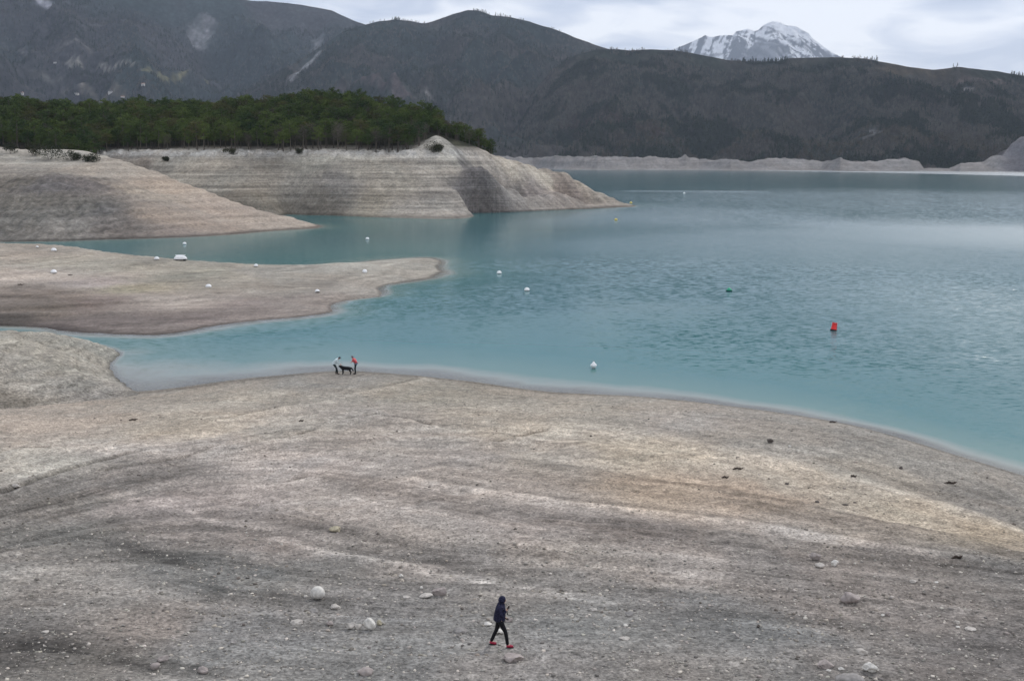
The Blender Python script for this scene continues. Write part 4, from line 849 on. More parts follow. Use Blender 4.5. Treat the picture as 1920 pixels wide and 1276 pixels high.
ST = [
 (595, 1124, 25, 23, 'white_limestone', 'round bright white boulder, the whitest on the grey gravel', .3, .05),
 (628, 1141, 20, 9, 'pale_stone', 'flattish pale stone just below and right of the round white boulder', .5, .3),
 (587, 1148, 18, 10, 'grey_stone', 'half-buried grey slab straight below the round white boulder', .9, .35),
 (556, 1170, 24, 9, 'pale_stone', 'flat pale slab left and below the round white boulder', .9, .3),
 (617, 1172, 16, 10, 'pink_stone', 'dull pinkish stone between the flat slab and the cracked slab', .5, .3),
 (656, 1180, 17, 16, 'pale_stone', 'left piece of the pale boulder split in two beside the big white one', .8, .2),
 (671, 1180, 14, 13, 'pale_stone', 'right piece of the pale boulder split in two beside the big white one', .8, .2),
 (692, 1181, 28, 22, 'white_limestone', 'big white boulder touching the split pale boulder on its right', .45, .12),
 (711, 1172, 11, 12, 'buff_stone', 'small buff stone at the right end of the big white boulder', .5, .25),
 (825, 1117, 27, 17, 'pink_stone', 'boxy pinkish boulder up the slope left of the walking person', .95, .12),
 (798, 1120, 30, 7, 'pale_stone', 'thin pale slab lying left of the boxy pinkish boulder', .8, .3),
 (762, 1120, 14, 4, 'pale_stone', 'sliver of pale stone farther left of the boxy pinkish boulder', .8, .3),
 (752, 1082, 9, 7, 'white_limestone', 'small white pebble above the thin pale slab', .5, .2),
 (790, 1103, 6, 5, 'white_limestone', 'tiny white pebble just above the thin pale slab', .5, .2),
 (685, 1265, 32, 14, 'pink_stone', 'broad low pinkish stone at the bottom, below the big white boulder', .4, .35),
 (290, 1254, 18, 13, 'pink_stone', 'rounded pinkish stone at the lower left, left one of a touching pair', .4, .25),
 (304, 1240, 20, 13, 'pink_stone', 'reddish crumbling stone at the lower left, upper one of a touching pair', .8, .3),
 (380, 1262, 22, 16, 'pink_stone', 'leaning pinkish stone at the bottom, right of the touching pair', .8, .35),
 (435, 1207, 15, 8, 'grey_stone', 'small grey angular stone alone on the grey gravel at lower left', .9, .3),
 (84, 1186, 14, 5, 'pale_stone', 'small flat pale stone on the lower left slope', .6, .3),
 (120, 1134, 6, 4, 'white_limestone', 'tiny white pebble on the left slope above the flat pale stone', .5, .2),
 (28, 914, 16, 8, 'pale_stone', 'pale stone lying in the dark gully at the left edge', .5, .3),
 (628, 997, 22, 11, 'buff_stone', 'yellowish mossy boulder alone on the pink silt', .5, .2),
 (914, 1172, 16, 6, 'white_limestone', 'flat white stone just left of the walking person\'s hips', .7, .25),
 (936, 1188, 18, 10, 'white_limestone', 'white stone seen between the walking person\'s legs', .7, .2),
 (954, 1165, 16, 10, 'pink_stone', 'pale pinkish stone just right of the walking person\'s hips', .5, .3),
 (963, 1240, 40, 18, 'pink_stone', 'broad pinkish slab just below the walking person\'s feet', .8, .35),
 (862, 1186, 26, 12, 'grey_stone', 'half-buried grey stone left of the walking person', .5, .45),
 (1113, 1145, 16, 6, 'pale_stone', 'flat pale stone right of the walking person, on the grey gravel', .6, .3),
 (1180, 1156, 18, 12, 'grey_stone', 'dark-shadowed grey stone, farthest right of the two beyond the walking person', .9, .2),
 (1173, 1175, 9, 6, 'white_limestone', 'small white stone just below the dark-shadowed grey stone', .5, .2),
 (1172, 1199, 20, 6, 'pale_stone', 'low pale slab below the small white stone', .6, .35),
 (1532, 1050, 24, 13, 'pink_stone', 'pinkish boulder, upper left one of the three grouped at the right', .5, .15),
 (1538, 1064, 17, 9, 'pale_stone', 'pale rounded stone, lowest of the three grouped at the right', .4, .15),
 (1566, 1061, 14, 11, 'white_limestone', 'whitish stone, rightmost of the three grouped at the right', .6, .15),
 (1597, 1131, 36, 19, 'pink_stone', 'large rounded pinkish boulder at right, below the group of three', .4, .2),
 (1616, 1227, 24, 11, 'pale_stone', 'flattish pale stone at lower right, above the bright white block', .6, .3),
 (1634, 1260, 28, 17, 'white_limestone', 'bright white angular block at the lower right', .9, .15),
 (1550, 1252, 32, 16, 'pink_stone', 'broad pinkish stone left of the bright white angular block', .7, .4),
 (1578, 1256, 11, 6, 'white_limestone', 'small white stone between the broad pinkish one and the bright white block', .5, .2),
 (1554, 1259, 9, 5, 'white_limestone', 'tiny white stone in front of the broad pinkish one', .5, .2),
 (1596, 1284, 50, 22, 'grey_stone', 'large rounded boulder cut by the bottom edge, below the white block', .4, .35),
 (1382, 1196, 12, 9, 'grey_stone', 'small grey stone midway between the walking person and the white block', .9, .25),
 (1422, 1176, 8, 6, 'dark_stone', 'small dark stone above the small grey one right of centre', .9, .2),
 (1795, 1170, 11, 8, 'pale_stone', 'pale stone with dark shadow at the right, upper one of a close pair', .7, .15),
 (1796, 1177, 9, 5, 'white_limestone', 'white stone at the right, lower one of a close pair', .5, .2),
 (1822, 1181, 24, 5, 'pale_stone', 'thin pale slab right of the close pair', .8, .3),
 (1665, 1154, 10, 8, 'pink_stone', 'small pinkish stone, right one of two below the large pinkish boulder', .5, .2),
 (1656, 1155, 7, 5, 'white_limestone', 'small white stone, left one of two below the large pinkish boulder', .5, .2),
 (1713, 1092, 14, 6, 'pale_stone', 'flat pale stone up the slope right of the large pinkish boulder', .6, .3),
 (1756, 1093, 8, 4, 'white_limestone', 'small white stone farthest up the slope at right', .6, .3),
 (1690, 879, 9, 5, 'dark_stone', 'dark stone on the pale gravel near the right-hand shore', .8, .2),
 (1445, 830, 12, 8, 'dark_stone', 'dark jagged stone on the gravel short of the right-hand shoreline', .95, .2),
 (1481, 838, 6, 4, 'white_limestone', 'tiny white stone just right of the dark jagged stone', .5, .2),
 (1533, 942, 9, 4, 'dark_stone', 'small dark stone on the orange silt, left of two', .8, .3),
 (1586, 947, 12, 3, 'dark_stone', 'thin dark stone on the orange silt, right of two', .8, .3),
 (1552, 780, 6, 4, 'dark_stone', 'tiny black stone at the very edge of the water', .8, .1),
 (1476, 908, 9, 4, 'dark_stone', 'small dark stone on the tan silt above the two on the orange silt', .8, .3),
 (1108, 818, 5, 3, 'dark_stone', 'tiny dark stone on the beach below the diamond buoy', .8, .3),
]
for px, py, w, h, mt, lb, ang, sk in ST: stone(px, py, w, h, mt, lb, ang=ang, sink=sk)

# gravel and pebbles
def pebbles(name, n, seed, fpx, smin, smax, c1, c2, H=Hb, d0=18, d1=140):
    rs = np.random.RandomState(seed); bm = bmesh.new(); bmesh.ops.create_icosphere(bm, subdivisions=1, radius=1); bV = np.array([v.co[:] for v in bm.verts]); bF = np.array([[v.index for v in f.verts] for f in bm.faces]); bm.free()
    X, Y = fpx(rs, n); z = H(X, Y); ok = z > .12; X, Y, z = X[ok], Y[ok], z[ok]; n = len(X)
    s = smin * (smax / smin) ** (rs.rand(n) ** 3.2)
    jit = 1 + .28 * rs.normal(size=(n, len(bV), 1)); q = bV[None] * jit * np.array([1, .8, .55]) * s[:, None, None]
    a = rs.rand(n) * 6.28; ca, sa = np.cos(a)[:, None], np.sin(a)[:, None]; x_ = q[..., 0] * ca - q[..., 1] * sa; y_ = q[..., 0] * sa + q[..., 1] * ca
    V = np.stack([x_ + X[:, None], y_ + Y[:, None], q[..., 2] + z[:, None] + s[:, None] * .15], -1).reshape(-1, 3)
    F = (bF[None] + (np.arange(n) * len(bV))[:, None, None]).reshape(-1, 3)
    t = rs.rand(n, 1) ** 1.6; c = (s2l(c1) * (1 - t) + s2l(c2) * t) * ALB * (1 + .10 * rs.normal(size=(n, 1)) + .015 * rs.normal(size=(n, 3))); c = np.repeat(np.clip(c, .02, .8), len(bV), 0)
    o = link(name, np_mesh(name, V, F, False, {'tint': c}), None, M_peb); return tag(o, kind='stuff')
m = NT('pebble_stone'); m.principled(m.attr('tint').outputs['Color'], .9, .2); M_peb = m.m
def near_field(rs, n):
    y = 21 + 25 * rs.rand(n) ** 1.6; x = rs.uniform(-.62, .62, n) * (y + 3); return x, y
def mid_field(rs, n):
    y = 30 + 50 * rs.rand(n) ** 1.2; x = rs.uniform(-.55, .58, n) * (y + 3)
    k = fbm(x / 6, y / 6, 3, 15) > .02; return x[k], y[k]
pebbles('gravel', 26000, 1, near_field, .016, .085, (112, 110, 108), (196, 190, 184))
pebbles('gravel', 6000, 2, mid_field, .03, .11, (98, 94, 90), (178, 170, 162))

# driftwood and weed lumps
M_drift = plain('wet_driftwood', (.055, .042, .035), .9, .1, .2, 6)
def drift(px, py, w, label, seed, H=Hb, nbr=4, d0=25, d1=240):
    x, y, z = hit(H, px, py, d0, d1); mpp = (y * CP + (CAM_Z - z) * SP) / FOC; L_ = w * mpp; rs = np.random.RandomState(seed); V = []; F = []
    tube(V, F, [(-L_ / 2, 0, .03), (-L_ * .1, .06, .08), (L_ * .2, -.04, .05), (L_ / 2, .05, .10)], [.035, .06, .05, .02], 6)
    for k in range(nbr):
        a = rs.uniform(.4, 2.7); s = rs.uniform(-.35, .35) * L_; l_ = rs.uniform(.15, .4) * L_
        tube(V, F, [(s, 0, .05), (s + math.cos(a) * l_ * .5, rs.uniform(-.1, .1), .08 + math.sin(a) * l_ * .3), (s + math.cos(a) * l_, rs.uniform(-.15, .15), .06 + math.sin(a) * l_ * .5)], [.03, .022, .008], 5)
    o = link('driftwood', np_mesh('driftwood', V, F), None, M_drift); o.location = (x, y, z); o.rotation_euler = (0, 0, rs.uniform(-.3, .3)); tag(o, label, 'driftwood')
drift(250, 788, 16, 'dark twisted branch alone on the pale silt right of the gravel knoll', 1, nbr=5)
drift(1384, 880, 20, 'forked dark twig on the tan silt at right', 2)
drift(1562, 792, 14, 'dark branch washed up at the water\'s edge', 3)
drift(1601, 894, 11, 'short dark branch on the yellowish silt near the right-hand shore', 4)
drift(1782, 907, 26, 'long dark line of drift debris on the gravel at far right', 5, nbr=7)
drift(1360, 896, 14, 'short dark stick just left and below the forked twig', 6, nbr=2)
drift(1795, 1046, 24, 'dark scrap of wood on the grey gravel at far right', 7, nbr=3)
drift(565, 790, 9, 'small dark stick on the pale silt below the two walkers with the dog', 8, nbr=2)
drift(132, 516, 10, 'dark branch on the spit below the left-hand buoys', 9, H=Hs, nbr=2)
drift(40, 534, 14, 'dark branch at the left end of the spit', 10, H=Hs, nbr=3)

# ============================================================ BUOYS
M_bw = plain('white_plastic', (.80, .80, .79), .4, .4, .05, 3); M_bg = plain('green_plastic', (.01, .28, .15), .4, .4); M_br = plain('red_plastic', (.72, .02, .02), .4, .4); M_by = plain('yellow_plastic', (.62, .50, .12), .45, .4)
M_alga = plain('dried_algae', (.10, .09, .07), .95, .1, .3, 9); M_blk = plain('black_rubber', (.018, .018, .02), .7, .3); M_steel = plain('galvanised_steel', (.35, .35, .36), .4, .5)
def lathe(name, prof, n=20, mat=None, parent=None):
    V = []; F = []; k = len(prof)
    for i in range(n):
        t = 2 * math.pi * i / n
        for r_, z_ in prof: V.append((r_ * math.cos(t), r_ * math.sin(t), z_))
    for i in range(n):
        j = (i + 1) % n
        for q in range(k - 1): F.append((i * k + q, j * k + q, j * k + q + 1, i * k + q + 1))
    me = np_mesh(name, V, F); bm = bmesh.new(); bm.from_mesh(me); bmesh.ops.remove_doubles(bm, verts=bm.verts, dist=1e-5); bm.to_mesh(me); bm.free()
    me.polygons.foreach_set('use_smooth', np.ones(len(me.polygons), bool)); return link(name, me, parent, mat)
def sphere_prof(r_, z0, z1, n=12): return [(math.sqrt(max(0, r_ * r_ - z * z)), z) for z in [z0 + (z1 - z0) * (1 - math.cos(math.pi * i / n)) / 2 for i in range(n + 1)]]
def place(px, py, H):
    if H is None: x, y, z = P(px, py, z=0)
    else: x, y, z = hit(H, px, py, 80, 300)
    return x, y, z, (y * CP + (CAM_Z - z) * SP) / FOC
def ball(px, py, wpx, label, H=None, mat=None, kind='white round buoys', flat=.85, up=.45, tilt=0):
    x, y, z, mpp = place(px, py, H); r_ = wpx * mpp / 2; o = empty('mooring_buoy', (x, y, z + r_ * flat * up)); o.rotation_euler = (tilt, tilt * .6, 0); tag(o, label, 'buoy', kind)
    m_ = mat or M_bw
    pr = [(a, b * flat) for a, b in sphere_prof(r_, -r_, r_)]
    lathe('float', pr, 20, m_, o); lathe('algae_band', [(a * 1.012, b * flat * 1.0) for a, b in sphere_prof(r_, -r_ * .98, -r_ * .32, 6)], 20, M_alga, o)
    V = []; F = []; rr_ = r_ * .13; tube(V, F, [(rr_ * math.cos(t), 0, r_ * flat + rr_ * .6 + rr_ * math.sin(t)) for t in np.linspace(0, 6.28, 11)], [rr_ * .25] * 11, 5); link('lifting_ring', np_mesh('lifting_ring', V, F), o, M_steel)
    return o
ball(346, 458, 7, 'white round buoy floating in the narrow inlet in front of the sloping bank')
ball(689, 449, 7, 'white round buoy floating off the striped cliff, farthest of the white ones')
ball(936, 513, 9, 'white round buoy floating just off the tip of the spit')
ball(988, 545, 10, 'white round buoy on open water, second from the spit tip')
ball(1155, 413, 6, 'small yellow buoy floating below the tip of the headland', mat=M_by, kind='yellow buoys')
ball(1183, 381, 5, 'tiny yellow buoy right at the tip of the headland', mat=M_by, kind='yellow buoys')
ball(1283, 363, 4, 'tiny white buoy far out beyond the headland')
ball(677, 490, 7, 'white round buoy on the crest of the spit, near its tip', Hs, up=.6)
ball(684, 511, 9, 'white round buoy lying on the spit just below the one on its crest', Hs, up=.6, tilt=.5)
ball(595, 548, 9, 'white round buoy lying low on the near side of the spit', Hs, up=.5, tilt=-.3)
ball(391, 538, 11, 'white domed buoy lying in the middle of the spit', Hs, up=.35, flat=.75)
ball(480, 500, 8, 'white round buoy on the far crest of the spit, right of the upturned boat', Hs, up=.6)
ball(294, 487, 9, 'white round buoy on the far crest of the spit, left of the upturned boat', Hs, up=.6)
ball(101, 470, 10, 'white domed buoy at the far edge of the spit near its left end', Hs, up=.3, flat=.8)
ball(70, 464, 5, 'smallest white buoy, at the far edge of the spit, leftmost of all', Hs, up=.6)
ball(101, 511, 11, 'white domed buoy stranded on the left part of the spit', Hs, up=.3, flat=.8)
# diamond buoy
x, y, z, mpp = place(1113, 690, None); s = 6 * mpp
o = empty('diamond_buoy', (x, y, .02)); tag(o, 'white diamond-shaped buoy floating nearest the beach', 'buoy', 'white round buoys'); del o['group']
lathe('float', [(0, -s * .2), (s * .5, 0), (s * 1.02, s * .85), (s * 1.02, s * .98), (s * .45, s * 1.6), (0.06, s * 2.0), (0, s * 2.0)], 24, M_bw, o)
lathe('waterline_band', [(s * .22, -s * .14), (s * .56, .05), (s * .60, .06), (s * .72, .1)], 24, M_alga, o); V = []; F = []; tube(V, F, [(.06 * math.cos(t), 0, s * 2.0 + .05 + .06 * math.sin(t)) for t in np.linspace(0, 6.28, 11)], [.012] * 11, 5); link('lifting_ring', np_mesh('lifting_ring', V, F), o, M_steel)
# green buoy
x, y, z, mpp = place(1367, 546, None); s = 5.6 * mpp
o = empty('channel_buoy', (x, y, 0)); tag(o, 'green conical buoy with dark base on the sparkling open water', 'buoy')
lathe('float', [(0, -.15), (s * .7, -.12), (s, .06), (s * .98, s * .5), (s * .55, s * .9), (s * .2, s * 1.25), (0, s * 1.3)], 20, M_bg, o); lathe('base', [(s * .75, -.14), (s * 1.05, -.02), (s * 1.06, s * .42), (s * .98, s * .46)], 20, plain('dark_green_base', (.004, .06, .05), .6, .3), o)
# red can buoy, leaning
x, y, z, mpp = place(1563, 619, None); s = 5.6 * mpp
o = empty('channel_buoy', (x, y, 0)); o.rotation_euler = (.03, .13, .4); tag(o, 'bright red can-shaped buoy leaning to the right', 'buoy')
lathe('float', [(0, -.1), (s * .9, -.1), (s * .96, s * .3), (s * .96, s * .7), (s * .80, s * .9), (s * .78, s * 2.35), (s * .70, s * 2.5), (0, s * 2.5)], 24, M_br, o)
lathe('base', [(s * .9, -.12), (s * 1.14, -.06), (s * 1.16, s * .30), (s * .97, s * .36)], 24, M_blk, o)
lathe('top_rim', [(s * .72, s * 2.44), (s * .90, s * 2.42), (s * .90, s * 2.56), (s * .72, s * 2.58)], 24, M_br, o)
for k in range(4):
    V = []; F = []; a = k * math.pi / 2 + .3; tube(V, F, [(s * .98 * math.cos(a), s * .98 * math.sin(a), s * .7), (s * .86 * math.cos(a), s * .86 * math.sin(a), s * 2.45)], [.025, .025], 6); link('side_rail', np_mesh('side_rail', V, F), o, M_br)
# upturned boat on the far crest of the spit
x, y, z = hit(Hs, 340, 488, 120, 240); mpp = (y * CP + (CAM_Z - z) * SP) / FOC; L_ = 25 * mpp
o = empty('upturned_boat', (x, y - .4, z - .05), R(6)); tag(o, 'small white boat lying upside down on the far crest of the spit', 'boat')
def hull(L_, W, Hh_, scale=1.0):
    V = []; F = []; ns, nc = 22, 13
    for i in range(ns):
        t = i / (ns - 1); u = (t - .5) * 2; wd = W / 2 * (1 - abs(u) ** 3.2) ** .6 * (1 if u < 0 else (1 - .25 * u)); hh = Hh_ * (1 - abs(u) ** 2.6) ** .6 * (1 if u < 0 else 1 - .1 * u)
        for j in range(nc):
            a = math.pi * j / (nc - 1); V.append((u * L_ / 2, math.cos(a) * max(wd, .01) * scale, .28 + math.sin(a) ** .75 * max(hh, .02) * scale))
    for i in range(ns - 1):
        for j in range(nc - 1): F.append((i * nc + j, i * nc + j + 1, (i + 1) * nc + j + 1, (i + 1) * nc + j))
    return V, F
V, F = hull(L_, L_ * .5, .72); me = np_mesh('hull', V, F); link('hull', me, o, M_bw)
V = [];F = []; n = 40
tube(V, F, [(math.cos(t) * L_ * .50, math.sin(t) * L_ * .25, .27) for t in np.linspace(0, 2 * math.pi, n)], [.06] * n, 6); link('gunwale', np_mesh('gunwale', V, F), o, M_blk)
link('keel', boxmesh('keel', -L_ * .36, L_ * .36, -.03, .03, .90, 1.03), o, M_bw)
for sx_ in (-.3, .3): link('shade_thwart', boxmesh('shade_thwart', L_ * sx_ - .12, L_ * sx_ + .12, -L_ * .2, L_ * .2, -.05, .26), o, M_blk)  # black thwarts set below the rim to stand for shade under the hull

# ============================================================ PEOPLE AND DOG
def skin_mesh(chains, sub=1, flat=None):
    """chains: list of ([(x,y,z,r) or (x,y,z,rx,ry) ...], attach) ; attach = (chain, index) or None"""
    V = []; E = []; Rr = []; idx = []
    for pts, att in chains:
        ids = []; prev = idx[att[0]][att[1]] if att else None
        for p in pts:
            V.append(p[:3]); Rr.append((p[3], p[4] if len(p) > 4 else p[3])); i = len(V) - 1; ids.append(i)
            if prev is not None: E.append((prev, i))
            prev = i
        idx.append(ids)
    me = bpy.data.meshes.new('s'); me.from_pydata(V, E, []); o = bpy.data.objects.new('s', me); col.objects.link(o)
    md = o.modifiers.new('skin', 'SKIN'); md.use_smooth_shade = True; me.skin_vertices[0].data[0].use_root = True
    for i, r_ in enumerate(Rr): me.skin_vertices[0].data[i].radius = r_
    if sub: ss = o.modifiers.new('sub', 'SUBSURF'); ss.levels = sub; ss.render_levels = sub
    return o
_pending = []
def skinned(name, chains, mat, parent, sub=1, extra=None): _pending.append((name, skin_mesh(chains, sub), mat, parent, extra))
def flush_skins():
    dg = bpy.context.evaluated_depsgraph_get()
    for name, o, mat, parent, extra in _pending:
        me = bpy.data.meshes.new_from_object(o.evaluated_get(dg)); me.name = name
        if extra:
            bm = bmesh.new(); bm.from_mesh(me)
            for e_ in extra: bm.from_mesh(e_)
            bm.to_mesh(me); bm.free()
        me.polygons.foreach_set('use_smooth', np.ones(len(me.polygons), bool)); old = o.data; bpy.data.objects.remove(o); bpy.data.meshes.remove(old); link(name, me, parent, mat)
    _pending.clear()
M_skin = plain('skin', (.48, .30, .22), .6, .3)
def ellip(c, s, seg=12, rot=None):
    bm = bmesh.new(); bmesh.ops.create_uvsphere(bm, u_segments=seg, v_segments=seg, radius=1); 
    mt = Matrix.Translation(c) @ (rot.to_4x4() if rot else Matrix.Identity(4)) @ Matrix.Diagonal((*s, 1)); bmesh.ops.transform(bm, matrix=mt, verts=bm.verts); me = bpy.data.meshes.new('e'); bm.to_mesh(me); bm.free(); return me
def person(name_label, loc, rz, J, mats, scale=1, jacket_hem=.12, hood=False, hair=None, fingers=True, skirt=0):
    """J: joints pelvis, waist, chest, neck, head (tuples) + sh/el/wr/hip/kn/an for L and R ; facing +x"""
    o = empty('person', loc, rz, scale); tag(o, name_label, 'person')
    v = lambda k: Vector(J[k])
    p, w, c, n, h = v('pelvis'), v('waist'), v('chest'), v('neck'), v('head')
    up = (h - n).normalized(); fwd = Vector(J.get('face', (1, 0, 0))); fwd = (fwd - up * fwd.dot(up)).normalized()
    ch = [([(*p, .12, .14), (*w, .11, .13), (*c, .11, .14), (*n, .055), (*(n + up * .07), .062), (*(h + up * .0), .086, .082), (*(h + up * .09), .066, .066)], None)]
    for s in 'LR':
        ch.append(([(*v('sh' + s), .050), (*v('el' + s), .040), (*v('wr' + s), .025)], (0, 2)))
        ch.append(([(*v('hip' + s), .088), (*v('kn' + s), .056), (*v('an' + s), .04), (*(v('an' + s) + Vector((.12, 0, -.045))), .035)], (0, 0)))
    # hands: palm and five bent fingers
    if fingers:
        for ci, s in ((1, 'L'), (3, 'R')):
            a = v('wr' + s); d = (a - v('el' + s)).normalized(); side = Vector((0, 1, 0)); side = (side - d * side.dot(d)).normalized(); nrm_ = d.cross(side)
            base = len(ch); palm = a + d * .055; ch.append(([(*palm, .022, .036)], (ci, 2)))
            for k in range(4):
                q = palm + d * .03 + side * (k - 1.5) * .021; ln = (.066, .078, .073, .056)[k]
                ch.append(([(*q, .0095), (*(q + d * ln * .5 + nrm_ * .008), .0085), (*(q + d * ln * .85 + nrm_ * .03), .007)], (base, 0)))
            q = palm - d * .015 + side * .036; ch.append(([(*q, .011), (*(q + side * .02 + d * .03 + nrm_ * .01), .009), (*(q + side * .018 + d * .058 + nrm_ * .016), .008)], (base, 0)))
    rt = Matrix((fwd, up.cross(fwd), up)).transposed()
    def at(fx, sy, uz): return h + fwd * fx + up.cross(fwd) * sy + up * uz
    face = [ellip(at(.092, 0, -.005), (.018, .013, .024), 8, rt), ellip(at(.0, .083, 0), (.02, .01, .03), 8, rt), ellip(at(.0, -.083, 0), (.02, .01, .03), 8, rt), ellip(at(.055, 0, -.075), (.035, .03, .025), 8, rt)]
    skinned('body', ch, M_skin, o, 1, face)
    if mats.get('glove'):
        for ci in (1, 3):
            hb = [k for k, q in enumerate(ch) if q[1] == (ci, 2)][0]; gl_ = [([tuple(list(q[:3]) + [w_ + .006 for w_ in q[3:]]) for q in [ch[ci][0][2]] + ch[hb][0]], None)]
            for q in ch[hb + 1: hb + 6]: gl_.append(([tuple(list(t[:3]) + [w_ + .004 for w_ in t[3:]]) for t in q[0]], (0, 1)))
            skinned('glove', gl_, mats['glove'], o)
    for s in (-1, 1):
        e_ = ellip(at(.078, s * .032, .02), (.010, .013, .009), 8, rt); link('eye', e_, o, M_blk)
    me = ellip(at(.083, 0, -.045), (.008, .024, .006), 8, rt); link('mouth', me, o, plain('lips', (.38, .15, .13)))
    # trousers
    skinned('trousers', [([(*(p + (w - p) * .5), .125, .15), (*p, .135, .16)], None)] + [([(*v('hip' + s), .108), (*(v('hip' + s) * .5 + v('kn' + s) * .5), .088), (*v('kn' + s), .067), (*(v('kn' + s) * .5 + v('an' + s) * .5), .062), (*(v('an' + s) + Vector((0, 0, -.02))), .058)], (0, 1)) for s in 'LR'], mats['trousers'], o)
    # jacket
    hem = p + (p - w).normalized() * jacket_hem
    jc = [([(*hem, .19, .21), (*p, .19, .21), (*w, .18, .20), (*c, .19, .23), (*(n - up * .03), .135), (*(n + up * .03), .10)], None)]
    for s in 'LR': jc.append(([(*v('sh' + s), .088), (*((v('sh' + s) + v('el' + s)) / 2), .074), (*v('el' + s), .064), (*(v('el' + s) * .5 + v('wr' + s) * .5), .056), (*(v('wr' + s) * .92 + v('el' + s) * .08), .043)], (0, 3)))
    skinned('jacket', jc, mats['jacket'], o)
    if hood: 
        skinned('hood', [([(*(n - fwd * .02), .115), (*(h - fwd * .03 - up * .03), .135, .128), (*(h - fwd * .03 + up * .055), .128, .12), (*(h - fwd * .035 + up * .12), .062)], None)], mats['jacket'], o)
    else:
        bm = bmesh.new(); bmesh.ops.create_uvsphere(bm, u_segments=18, v_segments=14, radius=1); hr = bpy.data.meshes.new('hair')
        for vv in list(bm.verts):
            if vv.co.x > .35 and vv.co.z < .38: bm.verts.remove(vv)
        mt = Matrix.Translation(at(-.012, 0, .03)) @ rt.to_4x4() @ Matrix.Diagonal((.108, .098, .112, 1)); bmesh.ops.transform(bm, matrix=mt, verts=bm.verts); bm.to_mesh(hr); bm.free(); link('hair', hr, o, hair)
    for s in 'LR':
        a = v('an' + s); f = Vector(J.get('toe' + s, (1, 0, 0))).normalized(); sd_ = Vector((0, 1, 0))
        sh = [([(*(a - f * .055 + Vector((0, 0, -.035))), .045), (*(a + f * .03 + Vector((0, 0, -.03))), .054), (*(a + f * .12 + Vector((0, 0, -.05))), .047, .047), (*(a + f * .185 + Vector((0, 0, -.06))), .03, .036)], None)]
        skinned('shoe', sh, mats['shoe'], o)
        q = a + f * .065 + Vector((0, 0, -.098)); sl = ellip(q, (.145, .052, .016), 12, Matrix((f, sd_, f.cross(sd_) * 1)).transposed()); link('sole', sl, o, mats.get('sole', M_blk))
    return o
def fabric(name, c, c2=None, sc_=14):
    m = NT(name); t = m.n('ShaderNodeTexCoord').outputs['Object']; n_ = m.noise(t, sc_, 4, .6); b = m.noise(t, 6, 3)
    m.principled(m.mixcol(m.maprange(n_, .5, .62, 0, 1), c, c2 or tuple(q * .75 for q in c)), .85, .2, m.bump(b, .8, .04)); return m.m
NAVY = fabric('navy_patterned_jacket', (.012, .013, .032), (.036, .037, .075), 26); BLACKC = fabric('black_leggings', (.010, .010, .013)); REDS = plain('red_shoe', (.36, .015, .05), .5, .4)
x, y, z = hit(Hb, 937, 1211, 25, 60)
J = dict(pelvis=(-.01, 0, .92), waist=(0, 0, 1.06), chest=(.03, 0, 1.27), neck=(.07, 0, 1.44), head=(.105, 0, 1.555), face=(1, 0, -.25),
    shL=(.02, .19, 1.37), elL=(-.03, .23, 1.09), wrL=(.16, .18, .90), shR=(.04, -.19, 1.37), elR=(.05, -.25, 1.10), wrR=(.22, -.10, 1.26),
    hipL=(.0, .10, .88), knL=(-.10, .11, .51), anL=(-.28, .11, .125), hipR=(.02, -.10, .88), knR=(.19, -.10, .51), anR=(.25, -.10, .10), toeL=(1, 0, -.12), toeR=(1, 0, .04))
walker = person('person in dark navy hooded jacket, black leggings and red shoes walking over the gravel', (x, y, z), R(0), J, dict(jacket=NAVY, trousers=BLACKC, shoe=REDS, glove=BLACKC), 1.0, .10, hood=True)
V = []; F = []; tube(V, F, [(.24, -.03, 1.30), (.235, -.05, 1.2), (.24, -.05, 1.08)], [.008, .008, .02], 6); link('drawstring', np_mesh('drawstring', V, F), walker, M_blk)
# the couple with the dog
x, y, z = hit(Hb, 630, 701, 70, 120)
J = dict(pelvis=(-.16, 0, .88), waist=(-.10, 0, 1.02), chest=(.08, 0, 1.24), neck=(.22, 0, 1.36), head=(.33, 0, 1.42), face=(.5, 0, -.9),
    shL=(.12, .18, 1.29), elL=(.22, .2, 1.03), wrL=(.40, .12, .88), shR=(.12, -.18, 1.29), elR=(.20, -.2, 1.03), wrR=(.38, -.12, .86),
    hipL=(-.13, .1, .85), knL=(.05, .11, .48), anL=(-.02, .12, .10), hipR=(-.12, -.1, .85), knR=(.10, -.1, .48), anR=(.16, -.11, .10))
PALE = fabric('pale_blue_white_jacket', (.58, .68, .70)); DKT = fabric('dark_teal_trousers', (.012, .022, .026)); REDJ = fabric('coral_red_jacket', (.62, .10, .11)); GRYB = fabric('grey_blue_sweater', (.16, .20, .26)); SHD = plain('dark_shoe', (.03, .03, .03), .7)
person('person in pale blue-white jacket and dark trousers bending forward left of the black dog', (x, y, z), R(4), J, dict(jacket=PALE, trousers=DKT, shoe=SHD), 1.02, .04, hair=plain('dark_hair', (.03, .035, .05), .7))
x, y, z = hit(Hb, 666, 701, 70, 120)
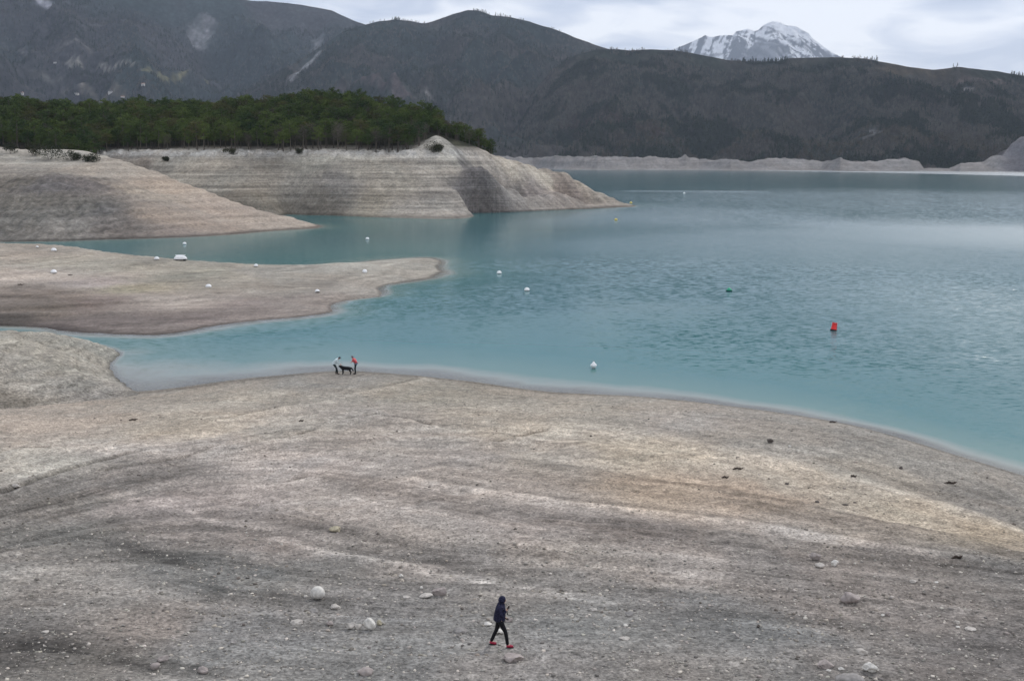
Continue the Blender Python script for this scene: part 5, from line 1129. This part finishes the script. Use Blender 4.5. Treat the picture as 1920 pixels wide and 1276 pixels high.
J = dict(pelvis=(-.08, 0, .90), waist=(-.05, 0, 1.04), chest=(.05, 0, 1.27), neck=(.15, 0, 1.40), head=(.21, 0, 1.50), face=(.8, 0, -.6),
    shL=(.06, .19, 1.33), elL=(-.14, .36, 1.18), wrL=(-.28, .30, 1.08), shR=(.08, -.19, 1.33), elR=(.20, -.26, 1.16), wrR=(.34, -.16, 1.02),
    hipL=(-.06, .09, .87), knL=(-.02, .10, .48), anL=(-.06, .11, .10), hipR=(-.06, -.09, .87), knR=(.03, -.09, .48), anR=(.0, -.10, .10))
person('person in coral red jacket and dark trousers standing right of the black dog', (x, y, z), R(180), J, dict(jacket=REDJ, trousers=DKT, shoe=SHD), 1.02, -.12, hair=plain('grey_brown_hair', (.12, .08, .10), .7))
lathe('sweater_hem', [(.155, .84), (.165, .90), (.155, 1.0), (.145, 1.06)], 18, GRYB, list(o for o in col.objects if o.name.startswith('person'))[-1]).location = (-.075, 0, 0)
# dog
x, y, z = hit(Hb, 649, 701.5, 70, 120); dog = empty('dog', (x, y, z), R(180), 1.0); tag(dog, 'large black long-haired dog standing between the two bending people', 'dog')
FUR = fabric('black_fur', (.010, .010, .011), (.02, .02, .02), 30)
ch = [([(-.36, 0, .56, .16), (-.16, 0, .56, .17), (.08, 0, .55, .19), (.28, 0, .57, .19), (.40, 0, .67, .14), (.50, 0, .75, .12), (.60, 0, .73, .075), (.68, 0, .705, .055)], None)]
for s in (-1, 1):
    ch.append(([(-.38, s * .10, .46, .10), (-.31, s * .10, .35, .085), (-.44, s * .10, .23, .055), (-.40, s * .10, .05, .045), (-.34, s * .10, .03, .045)], (0, 0)))
    ch.append(([(.28, s * .10, .44, .075), (.27, s * .10, .26, .065), (.28, s * .10, .06, .048), (.34, s * .10, .03, .042)], (0, 3)))
    ch.append(([(.47, s * .10, .80, .034), (.48, s * .125, .71, .022)], (0, 5)))
ch.append(([(-.48, 0, .60, .06), (-.58, .02, .45, .07), (-.68, .03, .30, .045)], (0, 0)))
skinned('body', ch, FUR, dog, 1)
for s in (-1, 1): link('eye', ellip((.575, s * .05, .80), (.012, .012, .012), 8), dog, M_blk)
link('nose', ellip((.725, 0, .745), (.018, .022, .016), 8), dog, M_blk); lathe('collar', [(.118, -.02), (.126, 0), (.118, .02)], 18, plain('leather_collar', (.12, .05, .02)), dog).location = (.40, 0, .70)
dog.children[-1].rotation_euler = (0, R(38), 0)
flush_skins()
